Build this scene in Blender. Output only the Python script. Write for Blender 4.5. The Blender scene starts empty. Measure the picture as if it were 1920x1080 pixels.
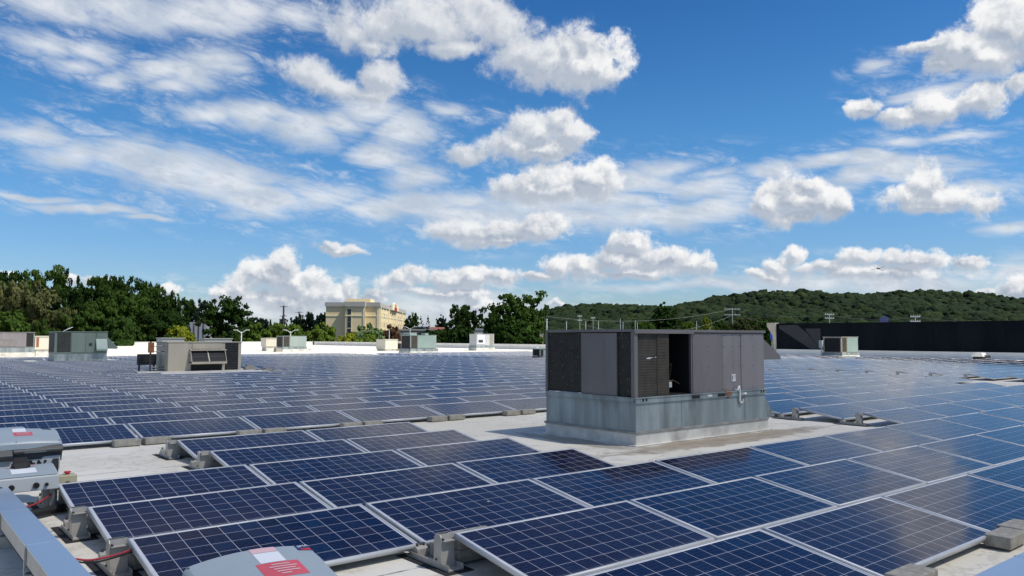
import bpy, math, random
import numpy as np
from mathutils import Matrix, Vector, noise as mnoise

S = bpy.context.scene
COL = S.collection
R = math.radians

# ------------------------------------------------------------------ camera
CAM = np.array([0.0, 0.0, 1.7774])
FW = np.array([0.63277, 0.771904, 0.061367])
RT = np.array([0.773293, -0.634046, 0.001736])
UP = np.array([-0.04025, -0.046356, 0.998114])
FOC = 1478.93                       # pixels, for a 1920 px wide frame
cd = bpy.data.cameras.new('camera'); cam = bpy.data.objects.new('camera', cd); COL.objects.link(cam)
cd.sensor_width = 36.0; cd.lens = 36.0 * FOC / 1920.0
cd.clip_start = 0.05; cd.clip_end = 9000
m = Matrix.Identity(4)
for i in range(3):
    m[i][0] = RT[i]; m[i][1] = UP[i]; m[i][2] = -FW[i]; m[i][3] = CAM[i]
cam.matrix_world = m
S.camera = cam

# ------------------------------------------------------------------ light
SUN_AZ, SUN_EL = R(146), R(58)      # azimuth clockwise from +Y
sl = bpy.data.lights.new('sun', 'SUN'); sun = bpy.data.objects.new('sun', sl); COL.objects.link(sun)
sl.energy = 4.0; sl.angle = R(0.5); sl.color = (1.0, 0.95, 0.87)
SD = Vector((math.sin(SUN_AZ) * math.cos(SUN_EL), math.cos(SUN_AZ) * math.cos(SUN_EL), math.sin(SUN_EL)))
sun.rotation_euler = SD.to_track_quat('Z', 'Y').to_euler()
S.view_settings.view_transform = 'Standard'
S.view_settings.look = 'None'
S.view_settings.exposure = 0.58
S.view_settings.gamma = 1.0
S.view_settings.use_curve_mapping = False
S.cycles.max_bounces = 6; S.cycles.diffuse_bounces = 3; S.cycles.glossy_bounces = 3
S.cycles.transparent_max_bounces = 12
S.cycles.caustics_reflective = False; S.cycles.caustics_refractive = False

# ------------------------------------------------------------------ sky with clouds (azimuth, elevation, half width, half height in degrees)
CUMULUS = [(44.44,19.49,3.31,2.12), (41.68,19.54,2.36,1.6), (39.31,20.09,2.37,1.24), (46,18.9,1.75,1.6), (43.26,20.58,1.1,0.88), (44.83,20.72,1.56,0.88), (40.89,14.98,2.16,1.41), (42.46,15.53,1.37,1.03), (39.32,13.86,2.16,1.05), (44.03,14.5,1.56,0.96), (41.29,13.48,3.13,0.82), (35.8,13.01,1.49,0.68), (42.85,11.58,2.72,1.32), (45.18,11.36,2.31,1.21), (40.11,10.95,2.34,0.91), (42.65,10.75,3.88,0.76), (35.44,7.75,2.33,0.77), (38.17,7.58,2.34,0.77), (41.28,7.69,2.33,0.96), (38.95,7.12,4.28,0.5), (59.56,9.32,2.04,1.44), (61.08,8.77,1.17,1.28), (57.88,9.16,1.19,1.16), (60.26,10.1,0.88,0.64), (59.36,8.25,1.97,0.79), (67.96,8.85,2.5,1.01), (67.53,9.79,1.35,1.35), (66.12,8.99,1.6,1.03), (68.85,8.67,1.52,1), (70.02,8.41,0.97,0.79), (67.49,8.2,2.66,0.47), (66.26,14.24,1.54,0.67), (68.12,14.5,1.49,0.91), (69.92,14.65,1.44,0.83), (63.72,14.94,0.84,0.54), (71.79,18.74,2.2,2.11), (69.43,17.86,2.31,1.03), (70.87,17.05,1.97,1.12), (67.62,18.28,1.81,0.45), (68.2,17.1,1.49,0.77), (72.23,15.25,0.88,0.62), (48.03,6.63,1.29,1.07), (47.45,5.41,2.27,1.15), (44.77,5.05,2.3,1), (50.1,5.38,2.23,0.99), (51.96,4.97,1.84,0.91), (53.07,4.68,1.02,0.6), (43.22,5.06,1.54,1.04), (42.06,4.41,2.32,0.39), (48.21,4.53,4.85,0.46), (23.07,4.91,1.08,1.04), (22.02,4.07,1.79,1.33), (23.63,3.81,2,1.27), (25.09,3.2,2.02,1.05), (20.28,3.29,1.93,1.24), (26.38,2.95,1.48,0.98), (27.56,3.23,0.67,0.99), (19.27,2.54,1.73,0.87), (22.76,2.6,3.62,0.89), (21.31,4.24,1.06,0.96), (18.57,3.07,1.02,0.65), (33.15,4.57,1.35,0.85), (31.62,4.05,1.53,0.69), (35.08,4.27,1.94,0.77), (37.21,4.36,1.55,0.7), (39.15,4.29,1.63,0.7), (29.36,2.99,0.94,0.5), (37.21,2.93,0.85,0.77), (37.6,2.08,1.08,0.62), (34.31,3.3,4.64,0.46), (59.31,5.78,0.65,0.58), (58.26,5.01,0.73,0.62), (57.37,4.37,1.32,0.41), (63.48,5.27,1.6,0.64), (65.4,5.19,1.55,0.63), (67.25,4.97,1.79,0.58), (69.03,4.66,1.16,0.4), (61.5,4.73,1.97,0.5), (64.42,4.35,4.59,0.56), (26.7,6.17,1.68,0.3), (26.33,6.39,0.74,0.38), (72.1,2.75,0.92,0.59), (70.42,2.73,0.85,0.3), (9.98,3.69,0.59,0.34), (11.78,3.56,1.23,0.41), (15.58,3,0.52,0.43), (6.49,3.82,0.5,0.33), (42.52,2.36,1.08,0.31), (29.88,21.74,3.5,1.77), (32.99,22.07,3.94,1.71), (36.14,22.34,2.97,2.05), (38.32,21.49,2.38,1.46), (35.36,20.57,3.36,0.84), (27.6,21.07,1.91,1.37), (29.14,20.3,2.31,0.63), (24.28,18.03,2.04,0.91), (26.9,17.44,2.66,0.85), (29.93,18.12,1.85,1), (28.8,17.2,2.3,0.5)]
THIN_CLOUD = [(8.53,20.19,3.33,1.09), (12.5,20.6,3.58,1.19), (16.42,20.96,3.8,1.16), (19.86,21.68,3.23,1.15), (23.84,21.44,2.23,0.67), (8.62,17.88,2.24,0.75), (10.72,18.01,1.86,0.89), (10.14,16.95,1.84,0.7), (12.01,16.32,1.42,0.65), (14.86,17.37,2.16,0.93), (16.52,17.52,2.04,1.27), (18.2,18.46,2.09,1.41), (15.88,16.32,1.68,0.54), (18.29,14.86,2.08,0.69), (21.08,15.01,2.15,0.92), (23.98,14.63,2.59,1), (26.93,15.18,1.89,0.87), (31.7,14.85,1.94,1.18), (30.19,13.12,2.31,0.82), (34.61,16.22,1.57,0.44), (7.65,12.39,2.33,0.71), (10.02,11.6,2.44,1.06), (12.78,11.66,3.22,1.29), (16.03,10.99,3.9,1.46), (19.43,10.46,3.71,1.5), (21.91,9.52,3.26,1.24), (25.53,10.06,3.55,1.11), (29.28,9.34,3.83,0.83), (33.11,9.63,3.88,1.14), (36.21,10.06,2.73,0.76), (8.07,8.72,2.34,0.2), (11.03,8.27,2.79,0.27), (14,7.86,1.61,0.17), (50.55,12.15,2.98,0.67), (48.62,8.83,4.86,0.98), (53.49,9.06,3.25,0.89), (57.5,11.43,2.78,0.58), (62.95,10.34,1.78,0.77), (64.28,11.62,1.9,0.69), (66.22,12.63,2.14,0.4), (69.27,12.78,2.02,0.33), (71.39,6.65,1.38,0.39), (46.72,10.01,4.56,0.76), (53.52,11.28,2.55,0.44), (71.85,3.68,1.63,0.82), (40.89,9.69,6.97,1.15), (47.88,11.49,4.53,0.97), (36.99,8.91,5.85,1.15), (32.32,11.5,2.32,1.13), (44.01,8.52,6.13,0.99), (53.14,10.56,4.34,0.89), (66.17,10.77,3.62,0.88), (70.62,9.34,2.23,0.59), (29.2,15.84,2.3,0.94), (61.65,11.85,1.98,0.42), (67.85,15.59,2.67,0.46), (64.44,17.7,0.96,0.46), (21.36,1.84,4.67,1.1), (26.4,1.71,3.35,0.91), (33.17,1.95,6.56,1.08), (38.96,2.36,3.49,0.93), (60.8,3.74,6.1,0.72), (66.59,3.35,5.52,0.69), (71.3,3.7,1.65,0.99), (52.31,3.45,7.12,0.38)]


class NT:
    """small helper to write node trees as expressions"""
    def __init__(s, tree): s.t = tree; s.n = tree.nodes; s.l = tree.links
    def put(s, sock, v):
        if isinstance(v, bpy.types.NodeSocket): s.l.new(v, sock)
        elif v is not None:
            if hasattr(sock, 'default_value'):
                try: sock.default_value = v
                except Exception:
                    sock.default_value = tuple(v) + (1.0,) if len(v) == 3 else v
    def m(s, op, a, b=None, c=None, clamp=False):
        n = s.n.new('ShaderNodeMath'); n.operation = op; n.use_clamp = clamp
        for k, v in enumerate((a, b, c)):
            if v is not None: s.put(n.inputs[k], v)
        return n.outputs[0]
    def v(s, op, a, b=None, c=None):
        n = s.n.new('ShaderNodeVectorMath'); n.operation = op
        for k, v in enumerate((a, b, c)):
            if v is not None: s.put(n.inputs[k], v)
        return n.outputs['Value'] if op in ('LENGTH', 'DOT_PRODUCT', 'DISTANCE') else n.outputs[0]
    def xyz(s, x, y, z=0.0):
        n = s.n.new('ShaderNodeCombineXYZ')
        for k, v in enumerate((x, y, z)): s.put(n.inputs[k], v)
        return n.outputs[0]
    def sep(s, v):
        n = s.n.new('ShaderNodeSeparateXYZ'); s.put(n.inputs[0], v); return n.outputs
    def noise(s, vec, scale, detail=3, rough=0.5, dist=0.0, col=False, dim='3D', lac=2.0):
        n = s.n.new('ShaderNodeTexNoise'); n.noise_dimensions = dim
        s.put(n.inputs['Vector'], vec); n.inputs['Scale'].default_value = scale
        n.inputs['Detail'].default_value = detail; n.inputs['Roughness'].default_value = rough
        n.inputs['Distortion'].default_value = dist; n.inputs['Lacunarity'].default_value = lac
        return n.outputs['Color'] if col else n.outputs['Fac']
    def white(s, vec):
        n = s.n.new('ShaderNodeTexWhiteNoise'); n.noise_dimensions = '3D'; s.put(n.inputs['Vector'], vec); return n.outputs['Value']
    def mix(s, f, a, b, mode='MIX'):
        n = s.n.new('ShaderNodeMix'); n.data_type = 'RGBA'; n.blend_type = mode; n.clamp_factor = True
        s.put(n.inputs[0], f); s.put(n.inputs[6], a); s.put(n.inputs[7], b); return n.outputs[2]
    def ss(s, x, lo, hi):           # smoothstep
        n = s.n.new('ShaderNodeMapRange'); n.interpolation_type = 'SMOOTHSTEP'
        s.put(n.inputs[0], x); n.inputs[1].default_value = lo; n.inputs[2].default_value = hi
        return n.outputs[0]
    def lin(s, x, lo, hi, a=0.0, b=1.0):
        n = s.n.new('ShaderNodeMapRange'); s.put(n.inputs[0], x)
        for k, v in enumerate((lo, hi, a, b)): n.inputs[k + 1].default_value = v
        return n.outputs[0]

def build_world():
    w = bpy.data.worlds.new('World'); S.world = w; w.use_nodes = True
    T = NT(w.node_tree); T.n.clear()
    out = T.n.new('ShaderNodeOutputWorld'); bg = T.n.new('ShaderNodeBackground')
    sky = T.n.new('ShaderNodeTexSky'); sky.sky_type = 'NISHITA'; sky.sun_disc = False
    sky.sun_elevation = SUN_EL; sky.sun_rotation = SUN_AZ
    sky.altitude = 100; sky.air_density = 1.0; sky.dust_density = 0.4; sky.ozone_density = 1.6
    hs = T.n.new('ShaderNodeHueSaturation'); hs.inputs['Saturation'].default_value = 1.30; hs.inputs['Value'].default_value = 1.0
    T.l.new(sky.outputs[0], hs.inputs['Color'])
    blue = T.mix(1.0, hs.outputs[0], (0.58, 0.80, 0.90, 1), 'MULTIPLY')
    tc = T.n.new('ShaderNodeTexCoord')
    d = T.v('NORMALIZE', tc.outputs['Generated'])
    x, y, z = T.sep(d)
    az = T.m('MULTIPLY', T.m('ARCTAN2', x, y), 180 / math.pi)
    el = T.m('MULTIPLY', T.m('ARCSINE', z), 180 / math.pi)
    Q = T.xyz(az, el, 0.0)
    # cumulus -----------------------------------------------------------
    blue = T.mix(T.ss(el, 4.0, 34.0), blue, T.mix(1.0, blue, (0.46, 0.62, 0.76, 1), 'MULTIPLY'))
    blue = T.mix(T.ss(el, 16.0, 2.0), blue, T.mix(1.0, blue, (0.80, 0.72, 0.86, 1), 'MULTIPLY'))
    w1 = T.v('SUBTRACT', T.noise(d, 9, 3, 0.55, col=True), (0.5, 0.5, 0.5))
    w2 = T.v('SUBTRACT', T.noise(d, 34, 4, 0.6, col=True), (0.5, 0.5, 0.5))
    Qw = T.v('ADD', Q, T.v('ADD', T.v('MULTIPLY', w1, (3.4, 1.7, 0)), T.v('MULTIPLY', w2, (1.5, 1.1, 0))))
    def field(tab, P, shade=True):
        F = F2 = None
        for (a, e, ra, re) in tab:
            ra, re = max(ra, .2) * 1.06, max(re, .15) * 1.08
            q = T.v('MULTIPLY_ADD', P, (1 / ra, 1 / re, 0), (-a / ra, -e / re, 0))
            l = T.v('LENGTH', q)
            F = l if F is None else T.m('MINIMUM', F, l)
            if shade:
                l2 = T.v('LENGTH', T.v('ADD', q, (0.20, 0.50, 0)))
                F2 = l2 if F2 is None else T.m('MINIMUM', F2, l2)
        return F, F2
    F, F2 = field(CUMULUS, Qw)
    dw = T.v('ADD', d, T.v('MULTIPLY', w2, (0.018, 0.018, 0.018)))
    n1 = T.noise(dw, 21, 9, 0.64)
    n1u = T.noise(T.v('ADD', dw, (0.004, -0.006, 0.013)), 21, 5, 0.60)
    n2 = T.noise(d, 85, 5, 0.68)
    base = T.m('SUBTRACT', F2, F)                                   # >0 on sunlit tops, <0 at the flat bases
    edge = T.m('ADD', F, T.m('MULTIPLY', T.m('SUBTRACT', n1, 0.5), 2.5))
    edge = T.m('ADD', edge, T.m('MULTIPLY', T.m('SUBTRACT', n2, 0.5), 0.45))
    soft = T.ss(T.m('ADD', az, T.m('MULTIPLY', el, -0.55)), 36.0, 27.0)   # clouds high on the left are thinner and more ragged
    soft = T.m('MULTIPLY', soft, T.ss(el, 4.0, 9.0))
    soft = T.m('MAXIMUM', soft, T.m('MULTIPLY', T.ss(base, 0.16, -0.36), 0.85))
    hard_d = T.ss(edge, 1.20, 0.66)
    soft_d = T.m('MULTIPLY', T.ss(edge, 1.36, 0.45), 0.96)
    dens = T.m('ADD', T.m('MULTIPLY', hard_d, T.m('SUBTRACT', 1.0, soft)), T.m('MULTIPLY', soft_d, soft))
    sh = T.m('MULTIPLY', base, 1.15)
    sh = T.m('ADD', sh, T.m('MULTIPLY', T.m('SUBTRACT', n1u, n1), 3.2))
    sh = T.m('ADD', sh, T.m('MULTIPLY', T.ss(edge, 0.30, 1.0), 0.35))       # thin rims glow, thick middles are greyer
    lit = T.ss(sh, -0.35, 1.0)
    ccol = T.mix(lit, (0.42, 0.49, 0.60, 1), (1.05, 1.05, 1.05, 1))
    ccol = T.mix(T.m('MULTIPLY', soft, 0.45), ccol, (0.70, 0.745, 0.81, 1))
    # thin clouds: soft, streaky in perspective -------------------------
    zz = T.m('MAXIMUM', T.m('ADD', z, 0.06), 0.05)
    pl = T.xyz(T.m('DIVIDE', x, zz), T.m('DIVIDE', y, zz), 0.0)
    G, _ = field(THIN_CLOUD, T.v('ADD', Q, T.v('MULTIPLY', w1, (4.0, 2.2, 0))), False)
    tilt = T.m('ADD', el, T.m('MULTIPLY', az, 0.16))
    st1 = T.noise(T.xyz(T.m('MULTIPLY', az, 0.13), T.m('MULTIPLY', tilt, 0.62), 3.0), 1.0, 6, 0.62, 0.5)     # long streaks
    s2 = T.noise(T.xyz(T.m('MULTIPLY', az, 0.42), T.m('MULTIPLY', tilt, 1.05), 7.0), 1.0, 6, 0.66, 0.4)      # broken flakes
    s3 = T.noise(d, 14, 7, 0.64)
    g = T.m('ADD', G, T.m('MULTIPLY', T.m('SUBTRACT', st1, 0.5), 2.3))
    g = T.m('ADD', g, T.m('MULTIPLY', T.m('SUBTRACT', s2, 0.5), 1.6))
    g = T.m('ADD', g, T.m('MULTIPLY', T.m('SUBTRACT', s3, 0.5), 1.2))
    td = T.m('MULTIPLY', T.ss(g, 1.50, 0.10), 0.92)
    veil = T.m('MULTIPLY', T.m('MULTIPLY', T.ss(T.m('ADD', T.m('MULTIPLY', st1, 0.45), T.m('MULTIPLY', s2, 0.55)), 0.47, 0.68), T.ss(G, 3.1, 1.4)), 0.55)
    td = T.m('MAXIMUM', td, veil)
    tcol = T.mix(T.ss(T.m('ADD', T.m('MULTIPLY', s2, 0.5), T.m('MULTIPLY', s3, 0.5)), 0.38, 0.62), (0.58, 0.66, 0.77, 1), (0.92, 0.95, 0.99, 1))
    # clouds outside the photograph: a broken field over the rest of the sky
    gen = T.noise(pl, 0.55, 7, 0.58, 0.2)
    offv = T.m('MAXIMUM', T.ss(T.m('ABSOLUTE', T.m('SUBTRACT', az, 39.3)), 37.0, 48.0), T.ss(el, 24.0, 34.0))
    gd = T.m('MULTIPLY', T.m('MULTIPLY', T.ss(gen, 0.47, 0.60), offv), T.ss(el, 1.0, 6.0)); gd = T.m('MULTIPLY', gd, T.lin(T.m('MULTIPLY', T.ss(az, 22.0, 40.0), T.ss(az, 100.0, 84.0)), 0.0, 1.0, 0.75, 0.22))
    k = 1.0 / 0.10                 # clouds are given in final radiance, the sky is scaled by its strength
    def sc(c): return T.v('SCALE', c, None) if False else T.mix(1.0, c, (k, k, k, 1), 'MULTIPLY')
    c = T.mix(td, blue, sc(T.mix(1.0, tcol, (CL, CL, CL, 1), 'MULTIPLY')))
    c = T.mix(gd, c, sc(T.mix(1.0, T.mix(T.ss(gen, 0.5, 0.7), (0.85, 0.87, 0.9, 1), (0.5, 0.55, 0.63, 1)), (CL, CL, CL, 1), 'MULTIPLY')))
    c = T.mix(dens, c, sc(T.mix(1.0, ccol, (CL, CL, CL, 1), 'MULTIPLY')))
    T.l.new(c, bg.inputs['Color']); bg.inputs['Strength'].default_value = 0.10
    T.l.new(bg.outputs[0], out.inputs[0])
    w.cycles.sampling_method = 'MANUAL'; w.cycles.sample_map_resolution = 512
CL = 0.60                           # radiance of a fully lit cloud before exposure
build_world()

# ------------------------------------------------------------------ helpers
def tag(o, label=None, cat=None, group=None, kind=None):
    if label: o['label'] = label
    if cat: o['category'] = cat
    if group: o['group'] = group
    if kind: o['kind'] = kind
    return o
def thing(name, label, cat, loc=(0, 0, 0), rz=0.0, group=None):
    o = bpy.data.objects.new(name, None); COL.objects.link(o)
    o.location = loc; o.rotation_euler = (0, 0, rz); o.empty_display_size = 0.2
    return tag(o, label, cat, group)
def link(name, me, mat=None, parent=None, loc=None):
    o = bpy.data.objects.new(name, me); COL.objects.link(o)
    if mat is not None and not me.materials: me.materials.append(mat)
    if parent is not None: o.parent = parent
    if loc is not None: o.location = loc
    return o
def np_mesh(name, V, F, smooth=False, uv=None):
    """V (n,3), F (m,k) equal sided faces"""
    V = np.asarray(V, np.float32); F = np.asarray(F, np.int32); k = F.shape[1]
    me = bpy.data.meshes.new(name)
    me.vertices.add(len(V)); me.vertices.foreach_set('co', V.ravel())
    me.loops.add(F.size); me.loops.foreach_set('vertex_index', F.ravel())
    me.polygons.add(len(F)); me.polygons.foreach_set('loop_start', np.arange(0, F.size, k, dtype=np.int32))
    me.polygons.foreach_set('loop_total', np.full(len(F), k, np.int32))
    if uv is not None:
        l = me.uv_layers.new(name='UVMap'); l.data.foreach_set('uv', np.asarray(uv, np.float32).ravel())
    me.update(calc_edges=True)
    if smooth: me.polygons.foreach_set('use_smooth', np.ones(len(F), bool))
    return me
class MB:
    """collects shapes and links them as one mesh object"""
    def __init__(s): s.v = []; s.f = []; s.M = None
    def _a(s, vs, fs):
        n = len(s.v)
        if s.M is not None: vs = [tuple(s.M @ Vector(p)) for p in vs]
        s.v += [tuple(p) for p in vs]; s.f += [tuple(i + n for i in f) for f in fs]; return s
    def box(s, x0, x1, y0, y1, z0, z1):
        return s._a([(x0, y0, z0), (x1, y0, z0), (x1, y1, z0), (x0, y1, z0), (x0, y0, z1), (x1, y0, z1), (x1, y1, z1), (x0, y1, z1)],
                    [(0, 3, 2, 1), (4, 5, 6, 7), (0, 1, 5, 4), (1, 2, 6, 5), (2, 3, 7, 6), (3, 0, 4, 7)])
    def prism(s, prof, axis, a, b):
        """prof: 2D outline; axis 'x': points are (y,z); 'y': (x,z); 'z': (x,y)"""
        def P(p, t): return (t, p[0], p[1]) if axis == 'x' else ((p[0], t, p[1]) if axis == 'y' else (p[0], p[1], t))
        n = len(prof); vs = [P(p, a) for p in prof] + [P(p, b) for p in prof]
        return s._a(vs, [tuple(range(n))[::-1], tuple(range(n, 2 * n))] + [(i, (i + 1) % n, n + (i + 1) % n, n + i) for i in range(n)])
    def tube(s, pts, r, n=8, r2=None, cap=True):
        pts = [Vector(p) for p in pts]; vs = []; fs = []; N = len(pts)
        for i, p in enumerate(pts):
            t = (pts[min(i + 1, N - 1)] - pts[max(i - 1, 0)]).normalized()
            a = Vector((0, 0, 1)) if abs(t.z) < .9 else Vector((1, 0, 0))
            u = t.cross(a).normalized(); w = t.cross(u)
            rr = r if r2 is None else r + (r2 - r) * i / max(1, N - 1)
            for k in range(n):
                q = 2 * math.pi * k / n; vs.append(p + u * (rr * math.cos(q)) + w * (rr * math.sin(q)))
        for i in range(N - 1):
            for k in range(n):
                a = i * n + k; b = i * n + (k + 1) % n; fs.append((a, b, b + n, a + n))
        if cap: fs += [tuple(range(n))[::-1], tuple(range((N - 1) * n, N * n))]
        return s._a(vs, fs)
    def cone(s, c, r0, r1, z0, z1, n=16): return s.tube([(c[0], c[1], z0), (c[0], c[1], z1)], r0, n, r1)
    def build(s, name, mat, parent=None, loc=None, bevel=0.0, smooth=False):
        me = bpy.data.meshes.new(name); me.from_pydata(s.v, [], s.f); me.update()
        import bmesh
        bm = bmesh.new(); bm.from_mesh(me); bmesh.ops.recalc_face_normals(bm, faces=bm.faces); bm.to_mesh(me); bm.free()
        if smooth: me.polygons.foreach_set('use_smooth', np.ones(len(me.polygons), bool))
        o = link(name, me, mat, parent, loc)
        if bevel:
            b = o.modifiers.new('bevel', 'BEVEL'); b.width = bevel; b.segments = 2; b.limit_method = 'ANGLE'
        return o
def px(W):                          # picture position of a world point (1920 x 1080)
    d = np.asarray(W, float) - CAM; z = d @ FW
    return 960 + FOC * (d @ RT) / z, 540 - FOC * (d @ UP) / z, z

# ------------------------------------------------------------------ materials
MATS = {}
def base_mat(name):
    mt = bpy.data.materials.new(name); mt.use_nodes = True; T = NT(mt.node_tree)
    return mt, T, T.n['Principled BSDF']
def paint(name, col, rough=0.5, metal=0.0, var=0.12, scale=3.0, dirt=0.0, dirtcol=(0.12, 0.10, 0.08), bump=0.0, bscale=60, streak=False, spec=0.5):
    """surface with colour variation, dirt blotches and faint bump"""
    if name in MATS: return MATS[name]
    mt, T, P = base_mat(name)
    tc = T.n.new('ShaderNodeTexCoord').outputs['Object']
    src = T.v('MULTIPLY', tc, (1, 1, 0.12)) if streak else tc
    n = T.noise(src, scale, 5, 0.6)
    a = tuple(min(1, c * (1 + var)) for c in col) + (1,); b = tuple(c * (1 - var) for c in col) + (1,)
    c = T.mix(T.ss(n, 0.3, 0.7), b, a)
    if dirt > 0:
        dn = T.noise(T.v('MULTIPLY', tc, (1, 1, 0.35)) if streak else tc, scale * 0.6 + 0.3, 7, 0.68, 0.4)
        c = T.mix(T.m('MULTIPLY', T.ss(dn, 0.50, 0.72), dirt), c, tuple(dirtcol) + (1,))
    T.l.new(c, P.inputs['Base Color'])
    T.put(P.inputs['Roughness'], T.lin(n, 0, 1, max(0.03, rough - 0.1), min(1, rough + 0.1)))
    P.inputs['Metallic'].default_value = metal; P.inputs['Specular IOR Level'].default_value = spec
    if bump:
        bn = T.n.new('ShaderNodeBump'); bn.inputs['Strength'].default_value = bump; bn.inputs['Distance'].default_value = 0.01
        T.l.new(T.noise(tc, bscale, 4, 0.6), bn.inputs['Height']); T.l.new(bn.outputs[0], P.inputs['Normal'])
    MATS[name] = mt; return mt
def lines_mat(name, col, line, axis, pitch, duty=0.5, rough=0.7, metal=0.2, speck=0.0):
    """fine parallel fins or slats with bump, e.g. a coil or louvre"""
    if name in MATS: return MATS[name]
    mt, T, P = base_mat(name)
    tc = T.n.new('ShaderNodeTexCoord').outputs['Object']
    q = T.sep(tc)[axis]
    w = T.m('PINGPONG', T.m('DIVIDE', q, pitch), 0.5)
    k = T.ss(w, 0.5 * duty - 0.12, 0.5 * duty + 0.12)
    n = T.noise(tc, 5, 5, 0.65)
    c = T.mix(k, tuple(line) + (1,), tuple(col) + (1,))
    c = T.mix(T.ss(n, 0.35, 0.75), c, tuple(x * 0.55 for x in col) + (1,))
    if speck:
        vn = T.n.new('ShaderNodeTexVoronoi'); vn.inputs['Scale'].default_value = 24
        T.l.new(T.v('MULTIPLY', tc, (1, 1, 0.55)), vn.inputs['Vector'])
        c = T.mix(T.m('MULTIPLY', T.m('MULTIPLY', T.ss(vn.outputs['Distance'], 0.26, 0.12), T.ss(T.noise(tc, 9, 3), 0.42, 0.52)), speck), c, (0.30, 0.27, 0.20, 1))
    T.l.new(c, P.inputs['Base Color']); P.inputs['Roughness'].default_value = rough; P.inputs['Metallic'].default_value = metal
    bn = T.n.new('ShaderNodeBump'); bn.inputs['Strength'].default_value = 0.5; bn.inputs['Distance'].default_value = 0.01
    T.l.new(w, bn.inputs['Height']); T.l.new(bn.outputs[0], P.inputs['Normal'])
    MATS[name] = mt; return mt

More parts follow.
